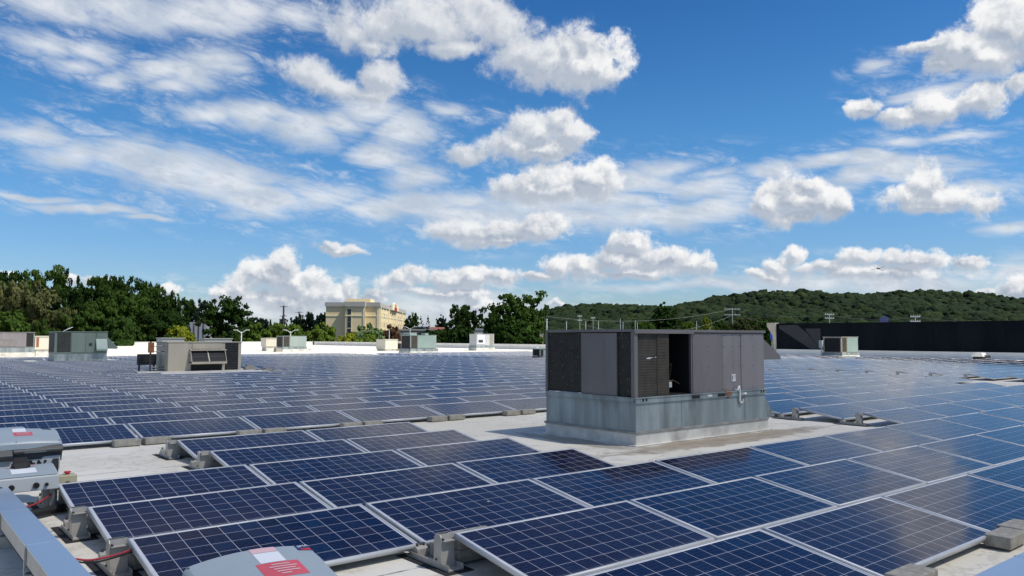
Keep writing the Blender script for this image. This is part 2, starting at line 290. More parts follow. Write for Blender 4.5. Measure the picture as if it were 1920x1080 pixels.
def mat_roof():
    mt, T, P = base_mat('roof membrane')
    g = T.n.new('ShaderNodeNewGeometry').outputs['Position']
    x, y, z = T.sep(g)
    n = T.noise(g, 0.35, 7, 0.62); n2 = T.noise(g, 2.2, 6, 0.65, 0.5); n3 = T.noise(g, 30, 4, 0.6)
    c = T.mix(T.ss(n, 0.35, 0.68), (0.79, 0.75, 0.655, 1), (0.67, 0.625, 0.52, 1))
    c = T.mix(T.m('MULTIPLY', T.ss(n2, 0.52, 0.75), 0.45), c, (0.40, 0.38, 0.33, 1))
    c = T.mix(T.m('MULTIPLY', T.ss(n3, 0.5, 0.75), 0.12), c, (0.35, 0.33, 0.29, 1))
    # long streaks of old water marks along the drainage direction
    st = T.noise(T.v('MULTIPLY', g, (0.25, 1.9, 1)), 1.3, 5, 0.6, 0.4)
    c = T.mix(T.m('MULTIPLY', T.ss(st, 0.52, 0.68), 0.30), c, (0.44, 0.42, 0.38, 1))
    ring = T.m('MAXIMUM', T.ss(T.m('ABSOLUTE', T.m('SUBTRACT', n, 0.505)), 0.010, 0.001), T.ss(T.m('ABSOLUTE', T.m('SUBTRACT', n, 0.56)), 0.007, 0.001))
    c = T.mix(T.m('MULTIPLY', ring, 0.30), c, (0.30, 0.26, 0.20, 1))
    grit = T.ss(T.noise(g, 75, 2, 0.5), 0.70, 0.76)
    c = T.mix(T.m('MULTIPLY', T.m('MULTIPLY', grit, T.ss(n2, 0.45, 0.62)), 0.6), c, (0.16, 0.14, 0.11, 1))
    # sheet laps every 3 m and cross laps
    wob = T.m('MULTIPLY', T.m('SUBTRACT', T.noise(g, 0.8, 2), 0.5), 0.05)
    d1 = T.m('ABSOLUTE', T.m('SUBTRACT', T.m('FRACT', T.m('DIVIDE', T.m('ADD', T.m('ADD', y, wob), 0.86), 3.05)), 0.5))
    d2 = T.m('ABSOLUTE', T.m('SUBTRACT', T.m('FRACT', T.m('DIVIDE', T.m('ADD', T.m('ADD', x, wob), 2.1), 7.6)), 0.5))
    lap = T.m('MAXIMUM', T.ss(d1, 0.4935, 0.4975), T.ss(d2, 0.4975, 0.499))
    c = T.mix(T.m('MULTIPLY', lap, T.ss(n2, 0.30, 0.55)), c, (0.20, 0.19, 0.17, 1))
    # brown standing-water stain along the foot of the large unit
    u = T.m('DIVIDE', T.m('SUBTRACT', x, 11.7), 2.9); v = T.m('DIVIDE', T.m('SUBTRACT', y, 8.30), 0.42)
    rr = T.v('LENGTH', T.xyz(u, v, 0.0))
    rr = T.m('ADD', rr, T.m('MULTIPLY', T.m('SUBTRACT', n2, 0.5), 1.6))
    c = T.mix(T.m('MULTIPLY', T.ss(rr, 1.15, 0.75), 0.80), c, T.mix(T.ss(T.noise(T.v('MULTIPLY', g, (0.8, 4, 1)), 3, 5, 0.6), 0.4, 0.65), (0.36, 0.30, 0.225, 1), (0.24, 0.175, 0.115, 1)))
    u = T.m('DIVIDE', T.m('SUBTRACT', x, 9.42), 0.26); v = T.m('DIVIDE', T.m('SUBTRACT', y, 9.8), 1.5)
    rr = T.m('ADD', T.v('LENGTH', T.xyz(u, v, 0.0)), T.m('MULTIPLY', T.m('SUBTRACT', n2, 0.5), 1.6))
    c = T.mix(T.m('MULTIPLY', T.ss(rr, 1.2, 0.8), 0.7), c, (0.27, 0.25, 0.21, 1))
    # panel shade on the ground beside the front walkway bracket, painted into the colour
    u = T.m('DIVIDE', T.m('SUBTRACT', x, 3.1), 0.75); v = T.m('DIVIDE', T.m('SUBTRACT', y, 4.75), 0.28)
    rr = T.m('ADD', T.v('LENGTH', T.xyz(u, v, 0.0)), T.m('MULTIPLY', T.m('SUBTRACT', n2, 0.5), 1.4))
    c = T.mix(T.m('MULTIPLY', T.ss(rr, 1.1, 0.8), 0.55), c, (0.33, 0.30, 0.25, 1))
    T.l.new(c, P.inputs['Base Color']); P.inputs['Roughness'].default_value = 0.7; P.inputs['Specular IOR Level'].default_value = 0.3
    bn = T.n.new('ShaderNodeBump'); bn.inputs['Strength'].default_value = 0.35; bn.inputs['Distance'].default_value = 0.02
    T.l.new(T.m('ADD', T.m('MULTIPLY', n2, 0.6), T.m('ADD', T.m('MULTIPLY', n3, 0.1), T.m('MULTIPLY', lap, 0.5))), bn.inputs['Height']); T.l.new(bn.outputs[0], P.inputs['Normal'])
    return mt

def mat_cells():
    mt, T, P = base_mat('solar cells')
    uvn = T.n.new('ShaderNodeUVMap'); uvn.uv_map = 'UVMap'
    uv = uvn.outputs[0]
    rnd = T.n.new('ShaderNodeObjectInfo').outputs['Random']
    U, Vv, _ = T.sep(uv)                                          # 12 x 6 cells, one unit each; panels sit 20 units apart
    pu = T.m('FLOOR', T.m('DIVIDE', T.m('ADD', U, 4.0), 20.0))    # panel number
    lu = T.m('SUBTRACT', U, T.m('MULTIPLY', pu, 20.0))
    cu = T.m('FLOOR', lu); cv = T.m('FLOOR', Vv)
    fu = T.m('PINGPONG', lu, 0.5); fv = T.m('PINGPONG', Vv, 0.5)   # 0 at a cell border, 0.5 at its middle
    gap = T.m('MAXIMUM', T.ss(fu, 0.0145, 0.008), T.ss(fv, 0.013, 0.007))
    outside = T.m('MAXIMUM', T.m('MAXIMUM', T.m('LESS_THAN', lu, 0.0), T.m('GREATER_THAN', lu, 12.0)), T.m('MAXIMUM', T.m('LESS_THAN', Vv, 0.0), T.m('GREATER_THAN', Vv, 6.0)))
    seed = T.xyz(cu, cv, T.m('ADD', T.m('MULTIPLY', pu, 3.7), T.m('MULTIPLY', rnd, 997.0)))
    wn = T.white(seed); wn2 = T.white(T.v('ADD', seed, (31.0, 7.0, 3.0)))
    pn = T.white(T.xyz(pu, T.m('MULTIPLY', rnd, 811.0), 5.0))
    crys = T.noise(T.xyz(T.m('MULTIPLY', lu, 1.0), Vv, T.m('MULTIPLY', wn, 50.0)), 7.0, 2, 0.5)
    cA = T.mix(wn, (0.0030, 0.0040, 0.017, 1), (0.0036, 0.0085, 0.038, 1))
    cB = T.mix(wn, (0.013, 0.009, 0.020, 1), (0.003, 0.017, 0.052, 1))
    c = T.mix(T.ss(wn2, 0.60, 0.95), cA, cB)
    c = T.mix(T.m('MULTIPLY', pn, 0.55), c, (0.022, 0.016, 0.030, 1))
    c = T.mix(T.m('MULTIPLY', T.ss(crys, 0.45, 0.7), 0.22), c, (0.02, 0.05, 0.15, 1))
    bus = T.m('PINGPONG', T.m('SUBTRACT', T.m('MULTIPLY', Vv, 4.0), 0.5), 0.5)
    c = T.mix(T.m('MULTIPLY', T.ss(bus, 0.035, 0.015), 0.15), c, (0.30, 0.32, 0.40, 1))
    c = T.mix(T.m('MULTIPLY', T.m('MAXIMUM', gap, outside), 0.90), c, (0.60, 0.60, 0.66, 1))
    # thin dust film, heavier at the low edge
    geo = T.n.new('ShaderNodeNewGeometry').outputs['Position']
    dust = T.m('ADD', T.m('MULTIPLY', T.ss(T.noise(geo, 1.1, 6, 0.65, 0.6), 0.42, 0.75), 0.02), T.m('MULTIPLY', T.ss(Vv, 0.35, -0.1), 0.10))
    c = T.mix(dust, c, (0.42, 0.39, 0.35, 1))
    vs_ = T.n.new('ShaderNodeTexVoronoi'); vs_.inputs['Scale'].default_value = 1.9; T.l.new(geo, vs_.inputs['Vector'])
    spot = T.m('MULTIPLY', T.ss(T.m('ADD', vs_.outputs['Distance'], T.m('MULTIPLY', T.m('SUBTRACT', T.noise(geo, 60, 2), 0.5), 0.05)), 0.035, 0.02), T.m('GREATER_THAN', T.white(vs_.outputs['Position']), 0.80))
    c = T.mix(T.m('MULTIPLY', spot, 0.75), c, (0.55, 0.55, 0.5, 1))
    T.l.new(c, P.inputs['Base Color'])
    T.put(P.inputs['Roughness'], T.lin(T.noise(geo, 3.0, 4, 0.6), 0.3, 0.7, 0.06, 0.14))
    P.inputs['IOR'].default_value = 1.28
    P.inputs['Specular IOR Level'].default_value = 0.5
    bn = T.n.new('ShaderNodeBump'); bn.inputs['Strength'].default_value = 0.04; bn.inputs['Distance'].default_value = 0.01
    T.l.new(T.noise(geo, 1.6, 2, 0.5), bn.inputs['Height']); T.l.new(bn.outputs[0], P.inputs['Normal'])
    return mt

M_ROOF = mat_roof(); M_CELL = mat_cells()
M_FRAME = paint('anodised frame', (0.54, 0.56, 0.575), 0.42, 0.2, 0.06, 4, bump=0.02)
M_BACK = paint('panel backsheet', (0.35, 0.35, 0.35), 0.7)
M_ALU = paint('mill aluminium', (0.46, 0.44, 0.40), 0.5, 0.25, 0.10, 6, dirt=0.35, dirtcol=(0.25, 0.22, 0.18), bump=0.05)
M_MAT = paint('black slip mat', (0.02, 0.02, 0.02), 0.9)
M_CONC = paint('concrete block', (0.33, 0.31, 0.265), 0.9, 0, 0.22, 14, dirt=0.5, dirtcol=(0.13, 0.12, 0.10), bump=0.5, bscale=90)
M_STEEL = paint('dark bolt', (0.10, 0.10, 0.10), 0.4, 0.8)
M_WHITE = paint('white membrane', (0.80, 0.79, 0.76), 0.65, 0, 0.06, 0.5, dirt=0.18, dirtcol=(0.5, 0.47, 0.40))
M_CURB = paint('white curb flashing', (0.64, 0.615, 0.55), 0.65, 0, 0.18, 2.2, dirt=0.7, dirtcol=(0.34, 0.31, 0.26), bump=0.2, bscale=14)
M_GALV = paint('galvanised sheet', (0.275, 0.315, 0.32), 0.46, 0.25, 0.28, 3.2, dirt=0.7, dirtcol=(0.13, 0.145, 0.14), streak=True, bump=0.05, bscale=8)
M_PURPLE = paint('purple grey cabinet', (0.176, 0.156, 0.154), 0.48, 0.0, 0.10, 1.6, dirt=0.40, dirtcol=(0.105, 0.095, 0.09), streak=True, bump=0.03, bscale=5)
M_PURPLE2 = paint('lighter grey panel', (0.238, 0.214, 0.218), 0.48, 0.0, 0.08, 1.6, dirt=0.35, dirtcol=(0.15, 0.135, 0.125), streak=True, bump=0.03, bscale=5)
M_GREEN = paint('grey green cabinet', (0.155, 0.20, 0.17), 0.5, 0.0, 0.10, 1.0, dirt=0.25, dirtcol=(0.12, 0.15, 0.13), streak=True)
M_GREEN2 = paint('pale green panel', (0.26, 0.34, 0.31), 0.5, 0.0, 0.06, 1.0)
M_SAGE = paint('pale grey green panel', (0.30, 0.36, 0.33), 0.5, 0.0, 0.06, 1.0, dirt=0.15, dirtcol=(0.25, 0.27, 0.25), streak=True)
M_BEIGE = paint('beige cabinet', (0.50, 0.44, 0.335), 0.5, 0.0, 0.07, 1.0, dirt=0.25, dirtcol=(0.33, 0.31, 0.26), streak=True)
M_CREAM = paint('cream metal', (0.66, 0.62, 0.50), 0.5, 0.0, 0.05, 1.0)
M_LGREY = paint('light grey metal', (0.50, 0.52, 0.52), 0.5, 0.0, 0.06, 1.0, dirt=0.2, dirtcol=(0.3, 0.3, 0.3))
M_BLACK = paint('black', (0.006, 0.006, 0.007), 0.7)
M_DARK = paint('dark void', (0.012, 0.012, 0.012), 0.9)
M_COIL = lines_mat('dark dirty coil', (0.030, 0.026, 0.021), (0.050, 0.045, 0.036), 1, 0.05, 0.25, speck=0.45)
M_COILB = lines_mat('brown coil', (0.055, 0.047, 0.036), (0.085, 0.074, 0.058), 2, 0.045, 0.3)
M_LOUV = lines_mat('louvre', (0.03, 0.033, 0.03), (0.07, 0.08, 0.072), 0, 0.06, 0.35)
M_LOUVH = lines_mat('black louvre grid', (0.012, 0.012, 0.013), (0.045, 0.045, 0.048), 2, 0.12, 0.3)
M_RUST = paint('rusty steel', (0.28, 0.11, 0.04), 0.8, 0, 0.4, 20)
M_PVC = paint('white pipe', (0.72, 0.72, 0.70), 0.35)
M_RED = paint('red', (0.55, 0.03, 0.035), 0.4)
M_WIRE = paint('weathered wire', (0.10, 0.10, 0.10), 0.6)
M_POLE = paint('painted pole', (0.60, 0.61, 0.60), 0.4)
M_WOOD = paint('utility pole wood', (0.07, 0.06, 0.05), 0.9)

# ------------------------------------------------------------------ the roof, the land
def flat(name, x0, x1, y0, y1, z, mat):
    mb = MB(); mb._a([(x0, y0, z), (x1, y0, z), (x1, y1, z), (x0, y1, z)], [(0, 1, 2, 3)])
    return tag(mb.build(name, mat), kind='structure')
mb = MB(); mb.box(-30, 71.4, -14, 150.3, -8.0, 0.0)
tag(mb.build('roof', M_ROOF), kind='structure')

def build_ground():
    mt, T, P = base_mat('land')
    g = T.n.new('ShaderNodeNewGeometry').outputs['Position']
    n = T.noise(g, 0.012, 5, 0.6); n2 = T.noise(g, 0.15, 5, 0.6)
    c = T.mix(T.ss(n, 0.42, 0.5), (0.045, 0.075, 0.022, 1), (0.055, 0.055, 0.055, 1))
    c = T.mix(T.m('MULTIPLY', n2, 0.5), c, (0.09, 0.085, 0.06, 1))
    T.l.new(c, P.inputs['Base Color']); P.inputs['Roughness'].default_value = 0.9
    mb = MB(); n = 64; vs = [(0, 0, 0)]; fs = []
    rs = (120, 400, 1200, 3500, 7000)
    for r in rs:
        for k in range(n): vs.append((r * math.cos(2 * math.pi * k / n), r * math.sin(2 * math.pi * k / n), 0))
    fs += [(0, 1 + k, 1 + (k + 1) % n) for k in range(n)]
    for q in range(len(rs) - 1):
        for k in range(n):
            a = 1 + q * n + k; b = 1 + q * n + (k + 1) % n; fs.append((a, a + n, b + n, b))
    mb._a([(x, y, -8.02) for x, y, z in vs], fs)
    tag(mb.build('ground', mt), kind='structure')
build_ground()

# parapets
def parapet(name, label, x0, x1, y0, y1, h, coping=True):
    t = thing(name, label, 'wall', (x0, y0, 0))
    mb = MB(); mb.box(0, x1 - x0, 0, y1 - y0, 0.0, h)
    mb.build('upstand', M_WHITE, t)
    mb = MB(); mb.box(-0.06, x1 - x0 + 0.06, -0.06, y1 - y0 + 0.06, h, h + 0.05)
    mb.build('coping', M_WHITE, t)
    # membrane batten and lap lines
    mb = MB()
    if x1 - x0 > y1 - y0: mb.box(0, x1 - x0, -0.02, 0, 0.28, 0.33)
    else: mb.box(-0.02, 0, 0, y1 - y0, 0.28, 0.33)
    mb.build('batten', M_LGREY, t)
    return t
parapet('parapet', 'long low white parapet wall along the far left edge of the roof', -30, 70.6, 150.0, 150.4, 0.66)
parapet('parapet', 'low white parapet wall on the far side of the panels left of the dark wall', 70.7, 71.1, 47.2, 149.5, 0.66)

# dark screen wall
def dark_wall():
    mt, T, P = base_mat('dark wall membrane')
    g = T.n.new('ShaderNodeTexCoord').outputs['Object']
    n = T.noise(T.v('MULTIPLY', g, (1, 1, 0.25)), 0.5, 5, 0.6); n2 = T.noise(g, 4, 5, 0.6)
    x, y, z = T.sep(g)
    c = T.mix(T.ss(n, 0.35, 0.65), (0.0025, 0.005, 0.010, 1), (0.005, 0.010, 0.014, 1))
    lap = T.ss(T.m('PINGPONG', T.m('DIVIDE', y, 3.8), 0.5), 0.012, 0.004)
    c = T.mix(T.m('MULTIPLY', lap, 0.7), c, (0.003, 0.004, 0.006, 1))
    c = T.mix(T.m('MULTIPLY', T.ss(n2, 0.55, 0.8), 0.3), c, (0.010, 0.014, 0.018, 1))
    T.l.new(c, P.inputs['Base Color']); P.inputs['Roughness'].default_value = 0.75; P.inputs['Specular IOR Level'].default_value = 0.08
    bn = T.n.new('ShaderNodeBump'); bn.inputs['Strength'].default_value = 0.3; bn.inputs['Distance'].default_value = 0.05
    T.l.new(n2, bn.inputs['Height']); T.l.new(bn.outputs[0], P.inputs['Normal'])
    t = thing('screen_wall', 'tall dark navy wall along the right edge of the roof', 'wall', (71.0, -14, 0))
    mb = MB(); mb.box(0, 0.4, 0, 58.6, 0.56, 3.06); mb.build('cladding', mt, t)
    mb = MB(); mb.box(-0.03, 0.43, 0, 58.6, 3.06, 3.12)
    for k in range(7): mb.box(-0.012, 0.0, 2.0 + k * 8.3, 2.04 + k * 8.3, 0.56, 3.05)
    mb.build('cap_strip', paint('dark trim', (0.004, 0.006, 0.009), 0.8, spec=0.1), t)
    mb = MB(); mb.box(-0.10, 0.40, 0, 58.6, 0, 0.56); mb.build('base_flashing', M_WHITE, t)
    # sunlight on the north end, painted as thin lighter grey sheets
    g2 = paint('painted sun patch', (0.016, 0.019, 0.026), 0.7, 0, 0.1, 1.5)
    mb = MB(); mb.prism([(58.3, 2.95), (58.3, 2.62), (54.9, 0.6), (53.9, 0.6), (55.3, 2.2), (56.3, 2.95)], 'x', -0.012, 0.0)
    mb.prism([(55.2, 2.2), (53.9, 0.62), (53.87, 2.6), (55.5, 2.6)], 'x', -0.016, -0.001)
    o = mb.build('painted_sun_patch', g2, t); tag(o, 'painted patches of sunlight on the dark wall')
    mb = MB(); mb.prism([(58.62, 0.0), (58.85, 0.0), (59.0, 1.9), (59.62, 2.85), (59.62, 3.2), (58.62, 3.2)], 'x', -0.12, 0.4)
    o = mb.build('end_pier', paint('tan stucco', (0.42, 0.39, 0.33), 0.8), t); tag(o, 'tan end pier flared at the top')
dark_wall()

# ------------------------------------------------------------------ solar panels
X0, YH, PITCH, CW, TILT, ZL, PL, PD = 1.567, 12.10, 1.40427, 2.0023, 0.16208, 0.10, 1.958, 0.992
CT, ST = math.cos(TILT), math.sin(TILT)
ZH = ZL + PD * ST
def pt(u, s, d=0.0):                # u along the row, s down the slope from the high edge, d depth below the face
    return (0.022 + u, -s * CT + d * ST, ZH - s * ST - d * CT)
def panel_arrays():
    """frame quads and glass quads of one panel"""
    rim, th = 0.019, 0.040
    fv, ff = [], []
    o = [(0, 0), (PL, 0), (PL, PD), (0, PD)]
    i_ = [(rim, rim), (PL - rim, rim), (PL - rim, PD - rim), (rim, PD - rim)]
    for (u, s) in o: fv.append(pt(u, s))                       # 0-3 outer top
    for (u, s) in i_: fv.append(pt(u, s))                      # 4-7 inner top
    for (u, s) in o: fv.append(pt(u, s, th))                   # 8-11 outer bottom
    for (u, s) in i_: fv.append(pt(u, s, 0.006))               # 12-15 inner lip
    i2 = [(rim, rim), (PL - rim, rim), (PL - rim, PD - rim), (rim, PD - rim)]
    for (u, s) in i2: fv.append(pt(u, s, th))                  # 16-19 inner bottom
    for k in range(4):
        n = (k + 1) % 4
        ff.append((k, 4 + k, 4 + n, n)); ff.append((k, n, 8 + n, 8 + k)); ff.append((4 + k, 12 + k, 12 + n, 4 + n)); ff.append((8 + k, 8 + n, 16 + n, 16 + k)); ff.append((12 + k, 16 + k, 16 + n, 12 + n))
    gv = []; g0 = rim - 0.004; mu, ms = (PL - 12 * 0.1575) / 2, (PD - 6 * 0.1575) / 2
    uv = []
    for (u, s) in [(g0, PD - g0), (PL - g0, PD - g0), (PL - g0, g0), (g0, g0)]:
        gv.append(pt(u, s, 0.004)); uv.append(((u - mu) / 0.1575, (PD - s - ms) / 0.1575))
    for (u, s) in [(g0, g0), (PL - g0, g0), (PL - g0, PD - g0), (g0, PD - g0)]: gv.append(pt(u, s, 0.009))
    return np.array(fv), np.array(ff), np.array(gv), np.array([(0, 1, 2, 3)]), np.array([(4, 5, 6, 7)]), np.array(uv)
FV, FF, GV, GF, BF, GUV = panel_arrays()
ME_FRAME = np_mesh('panel_frame', FV, FF)
ME_GLASS = np_mesh('panel_glass', GV[:4], GF, uv=GUV)
ME_BACK = np_mesh('panel_back', GV[4:], GF)

def occupied():
    L = []
    for j in range(-38, 7):
        for c in range(-4, 30):
            x = X0 + c * CW; y = YH - j * PITCH
            ok = True
            if j >= 0 and c < 7:
                st = {0: 1, 1: 1, 2: 0, 3: 0, 4: 0, 5: 1, 6: 1}[j]
                en = {0: 3, 1: 3, 2: 3, 3: 3}.get(j, 99)
                ok = st <= c < en
            if j == -1 and c < 6: ok = False
            if j <= -2 and c < -3: ok = False
            if c == 16 and j <= 1: ok = False
            if c in (14, 15) and j in (0, 1): ok = False
            if c in (4, 5, 6) and -20 <= j <= -16: ok = False
            if c == 3 and j in (-17, -18): ok = False
            if c in (3, 4, 5) and j <= -31 and j >= -35: ok = False
            if c in (18, 19) and j in (-24, -23): ok = False
            if j < -36 and c > 15: ok = False
            if c > 25 and j < -22: ok = False
            if c in (13, 14) and j == -1 and False: ok = False
            if not ok: continue
            az = math.degrees(math.atan2(x + 1, y - .5))
            if az < -4 or az > 84: continue
            L.append((j, c, x, y))
    return L
OCC = occupied()
def vis(P):
    j, c, x, y = P
    n = 0
    for du, ds in ((.15, .2), (1.0, .5), (1.85, .2), (1.85, .8), (.15, .8)):
        a, b, z = px((x + du, y - ds * CT, 0.2))
        if 4 < a < 1916 and b < 1078 and z > 0 and not (1022 < a < 1432 and 618 < b < 745 and y > 8.7): n += 1
    return n
VIS = {P: vis(P) for P in OCC}
inview = [P for P in OCC if VIS[P] >= 2]
inview.sort(key=lambda P: math.hypot(P[2] + 1 - 0, P[3] - .5))
TOP = set(inview[:296])
ORD = 'first second third fourth fifth sixth seventh eighth ninth tenth eleventh twelfth thirteenth fourteenth fifteenth sixteenth seventeenth eighteenth nineteenth twentieth'.split()
def nth(k):
    if k <= 20: return ORD[k - 1]
    return '%d%s' % (k, {1: 'st', 2: 'nd', 3: 'rd'}.get(k % 10, 'th') if k not in (11, 12, 13) else 'th')
rows = {}
for P in inview: rows.setdefault(P[0], []).append(P)
LAB = {}
for j, Ls in rows.items():
    Ls.sort(key=lambda P: P[2])
    for k, P in enumerate(Ls):
        if j >= 0:
            w = {6: 'in the nearest row', 5: 'in the second row from the front', 4: 'in the third row from the front'}.get(j, 'in the %s row from the front' % nth(7 - j))
        elif j == -1: w = 'in the row level with the far walkway, right of the large unit'
        else: w = 'in the %s row beyond the walkway' % nth(-1 - j)
        LAB[P] = 'blue solar panel, %s visible from the left %s' % (nth(k + 1), w)
        if j == -1: LAB[P] = 'blue solar panel right of the large unit, %s in the walkway row' % nth(k + 1)
PANEL = thing('solar_module', '', 'solar panel', (0, 0, 0), 0, 'tilted solar panels in rows on the roof')
pf = link('frame', ME_FRAME, M_FRAME, PANEL); pg = link('glass', ME_GLASS, M_CELL, PANEL); pb = link('backsheet', ME_BACK, M_BACK, PANEL)
rest = []
rng = random.Random(5)
first = True
for P in OCC:
    j, c, x, y = P
    if P in TOP:
        if first: o = PANEL; first = False
        else:
            o = PANEL.copy(); COL.objects.link(o)
            for ch in (pf, pg, pb):
                q = ch.copy(); COL.objects.link(q); q.parent = o
        o.location = (x + rng.uniform(-.003, .003), y, rng.uniform(-.003, .003))
        o.rotation_euler = (rng.uniform(-.004, .004), rng.uniform(-.0015, .0015), 0)
        o['label'] = LAB[P]
    else: rest.append(P)
n = len(rest); off = np.array([(P[2], P[3], rng.uniform(-.004, .004)) for P in rest])
dz = np.array([rng.uniform(-.006, .006) for P in rest])
def many(V, F):
    A = (V[None] + off[:, None, :]).astype(float)
    A[:, :, 2] += dz[:, None] * (V[None, :, 1] + 0.5)
    A = A.reshape(-1, 3)
    Fs = (F[None] + (np.arange(n) * len(V))[:, None, None]).reshape(-1, F.shape[1]); return A, Fs
A1, F1 = many(FV, FF); A2, F2 = many(GV[:4], GF); A3, F3 = many(GV[4:], GF)
uvs = (GUV[None] + np.stack([20.0 * (np.arange(n) + 1), np.zeros(n)], 1)[:, None, :]).reshape(-1, 2)
V = np.concatenate([A1, A2, A3]); F = np.concatenate([F1, F2 + len(A1), F3 + len(A1) + len(A2)])
UVA = np.zeros((F.size, 2)); UVA[F1.size:F1.size + F2.size] = uvs
me = np_mesh('far_panels', V, F, uv=UVA)
for mt in (M_FRAME, M_CELL, M_BACK): me.materials.append(mt)
me.polygons.foreach_set('material_index', np.repeat([0, 1, 2], [len(F1), len(F2), len(F3)]).astype(np.int32))
o = link('solar_panels', me); tag(o, 'farthest rows of blue solar panels towards the white parapet', 'solar panels', None, 'stuff')

# ------------------------------------------------------------------ brackets and ballast
OC = {(P[0], P[1]) for P in OCC}
def make_bracket():
    t = thing('mounting_bracket', '', 'bracket', (0, 0, 0), 0, 'aluminium mounting brackets under the panel rows')
    mb = MB()                        # base channel between the low edge of one row and the high edge of the next
    mb.box(-0.07, 0.07, -0.10, 0.50, 0.006, 0.014); mb.box(-0.07, -0.064, -0.10, 0.42, 0.014, 0.05); mb.box(0.064, 0.07, -0.10, 0.42, 0.014, 0.05)
    mb.build('base_tray', M_ALU, t)
    mb = MB()                        # tall upright, bent sheet leaning slightly, with top flange under the high edge
    mb.prism([(0.00, 0.012), (0.10, 0.012), (0.095, 0.235), (0.075, 0.262), (0.020, 0.262), (0.0, 0.24)], 'x', -0.072, -0.066)
    mb.prism([(0.00, 0.012), (0.010, 0.012), (0.035, 0.255), (0.025, 0.262)], 'x', -0.062, 0.06)
    mb.box(-0.062, 0.06, -0.03, 0.095, 0.2585 - 0.046, 0.2585 - 0.041)
    mb.prism([(0.075, 0.262), (0.080, 0.262), (0.125, 0.175), (0.120, 0.175)], 'x', -0.062, 0.05)
    mb.build('upright', M_ALU, t, bevel=0.0)
    mb = MB()
    mb.prism([(0.36, 0.014), (0.44, 0.014), (0.44, 0.075), (0.40, 0.095), (0.36, 0.075)], 'x', -0.05, 0.05)
    mb.build('low_clip', M_ALU, t)
    mb = MB(); mb.tube([(-0.082, 0.06, 0.07), (-0.071, 0.06, 0.07)], 0.009, 6); mb.tube([(-0.05, -0.005, 0.225), (-0.05, 0.02, 0.225)], 0.008, 6); mb.tube([(-0.03, 0.40, 0.09), (-0.03, 0.40, 0.115)], 0.012, 6); mb.tube([(0.03, 0.40, 0.09), (0.03, 0.40, 0.115)], 0.012, 6)
    mb.build('bolts', M_STEEL, t)
    mb = MB(); mb.box(-0.13, 0.13, -0.16, 0.56, 0.001, 0.005); mb.build('slip_mat', M_MAT, t)
    return t
def copy_thing(src, loc, label, rz=None):
    r = src.copy(); COL.objects.link(r); r.location = loc; r['label'] = label
    if rz is not None: r.rotation_euler = (0, 0, rz)
    for ch in list(src.children):
        c = ch.copy(); COL.objects.link(c); c.parent = r
        for g in list(ch.children):
            d = g.copy(); COL.objects.link(d); d.parent = c
    return r
BR = make_bracket()
LB = {(4, 0): 'aluminium bracket with red cable at the front left corner of the panels', (3, 0): 'second aluminium bracket from the front at the left end of the panels',
      (2, 0): 'aluminium bracket beside the beige stop button box', (1, 1): 'aluminium bracket of the shorter row, lower of the two behind the pale roof strip',
      (0, 1): 'farthest aluminium bracket at the left end of the near panel block', (5, 1): 'aluminium bracket holding the exposed left end of the second row',
      (3, 7): 'right one of two brackets right of the large unit', (2, 7): 'left one of two brackets right of the large unit'}
for q, jj in enumerate((-6, -5, -4, -3, -2, -1)): LB[(jj, 17)] = '%s of the tiny bracket ends in a line across the right rear panels' % ('leftmost', 'second', 'third', 'fourth', 'fifth', 'rightmost')[q]
firstb = True
def put_bracket(x, y, lab):
    global firstb
    if firstb: BR.location = (x, y, 0); BR['label'] = lab; firstb = False; return
    copy_thing(BR, (x, y, 0), lab)
for (j, c), lab in LB.items(): put_bracket(X0 + c * CW - (0.0 if True else 0) - 0.0 + 0.02 - 0.05, YH - j * PITCH, lab)
mb = MB(); mb.box(-0.2, 0.2, -0.1, 0.1, 0, 0.1)
BB = tag(mb.build('ballast_block', M_CONC, bevel=0.008), '', 'concrete block', 'concrete ballast blocks holding the panels down'); fb = True
def put_block(x, y, z, lab, rz=0.0):
    global fb
    if fb: o = BB; fb = False
    else: o = BB.copy(); COL.objects.link(o)
    o.location = (x, y, z); o.rotation_euler = (0, 0, rz); o['label'] = lab; return o
rb = random.Random(8)
put_block(X0 + 3 * CW + 0.02, 2.80 - .18, 0.02, 'front concrete block at the bottom right corner beside the blue cover', 0.02)
put_block(X0 + 3 * CW + 0.45, 2.83 - .16, 0.02, 'concrete block partly cut off by the right edge of the photo', -0.02)
put_block(X0 + 2 * CW + 0.25, 2.62, 0.02, 'concrete block at the bottom edge below the nearest panel')
for c, nm in ((0, 'leftmost'), (1, 'second'), (2, 'third'), (3, 'fourth'), (4, 'fifth')):
    for s, w in ((-0.23, 'left'), (0.23, 'right')):
        put_block(X0 + c * CW + CW * 1 + s, YH + 2 * PITCH - PD * CT - 0.06, 0.012, '%s block of the %s pair under the front edge beyond the walkway' % (w, nm), rb.uniform(-.03, .03))
for (j, c), w in (((4, 0), 'behind the front left bracket'), ((3, 0), 'behind the second left bracket'), ((2, 0), 'behind the bracket by the stop button box'), ((1, 1), 'behind the bracket of the shorter row'), ((0, 1), 'behind the farthest left bracket'), ((5, 1), 'behind the bracket of the second row end')):
    for k in range(2):
        put_block(X0 + c * CW + 0.27, YH - j * PITCH + 0.10, 0.016 + 0.102 * k, ('lower' if k == 0 else 'upper') + ' concrete block stacked ' + w, rb.uniform(-.02, .02))
put_block(X0 + 1 * CW + 0.10, YH - 5 * PITCH + 0.24, 0.016, 'small grey block standing beside the second row end bracket', R(90)).scale = (.5, .8, 1.1)

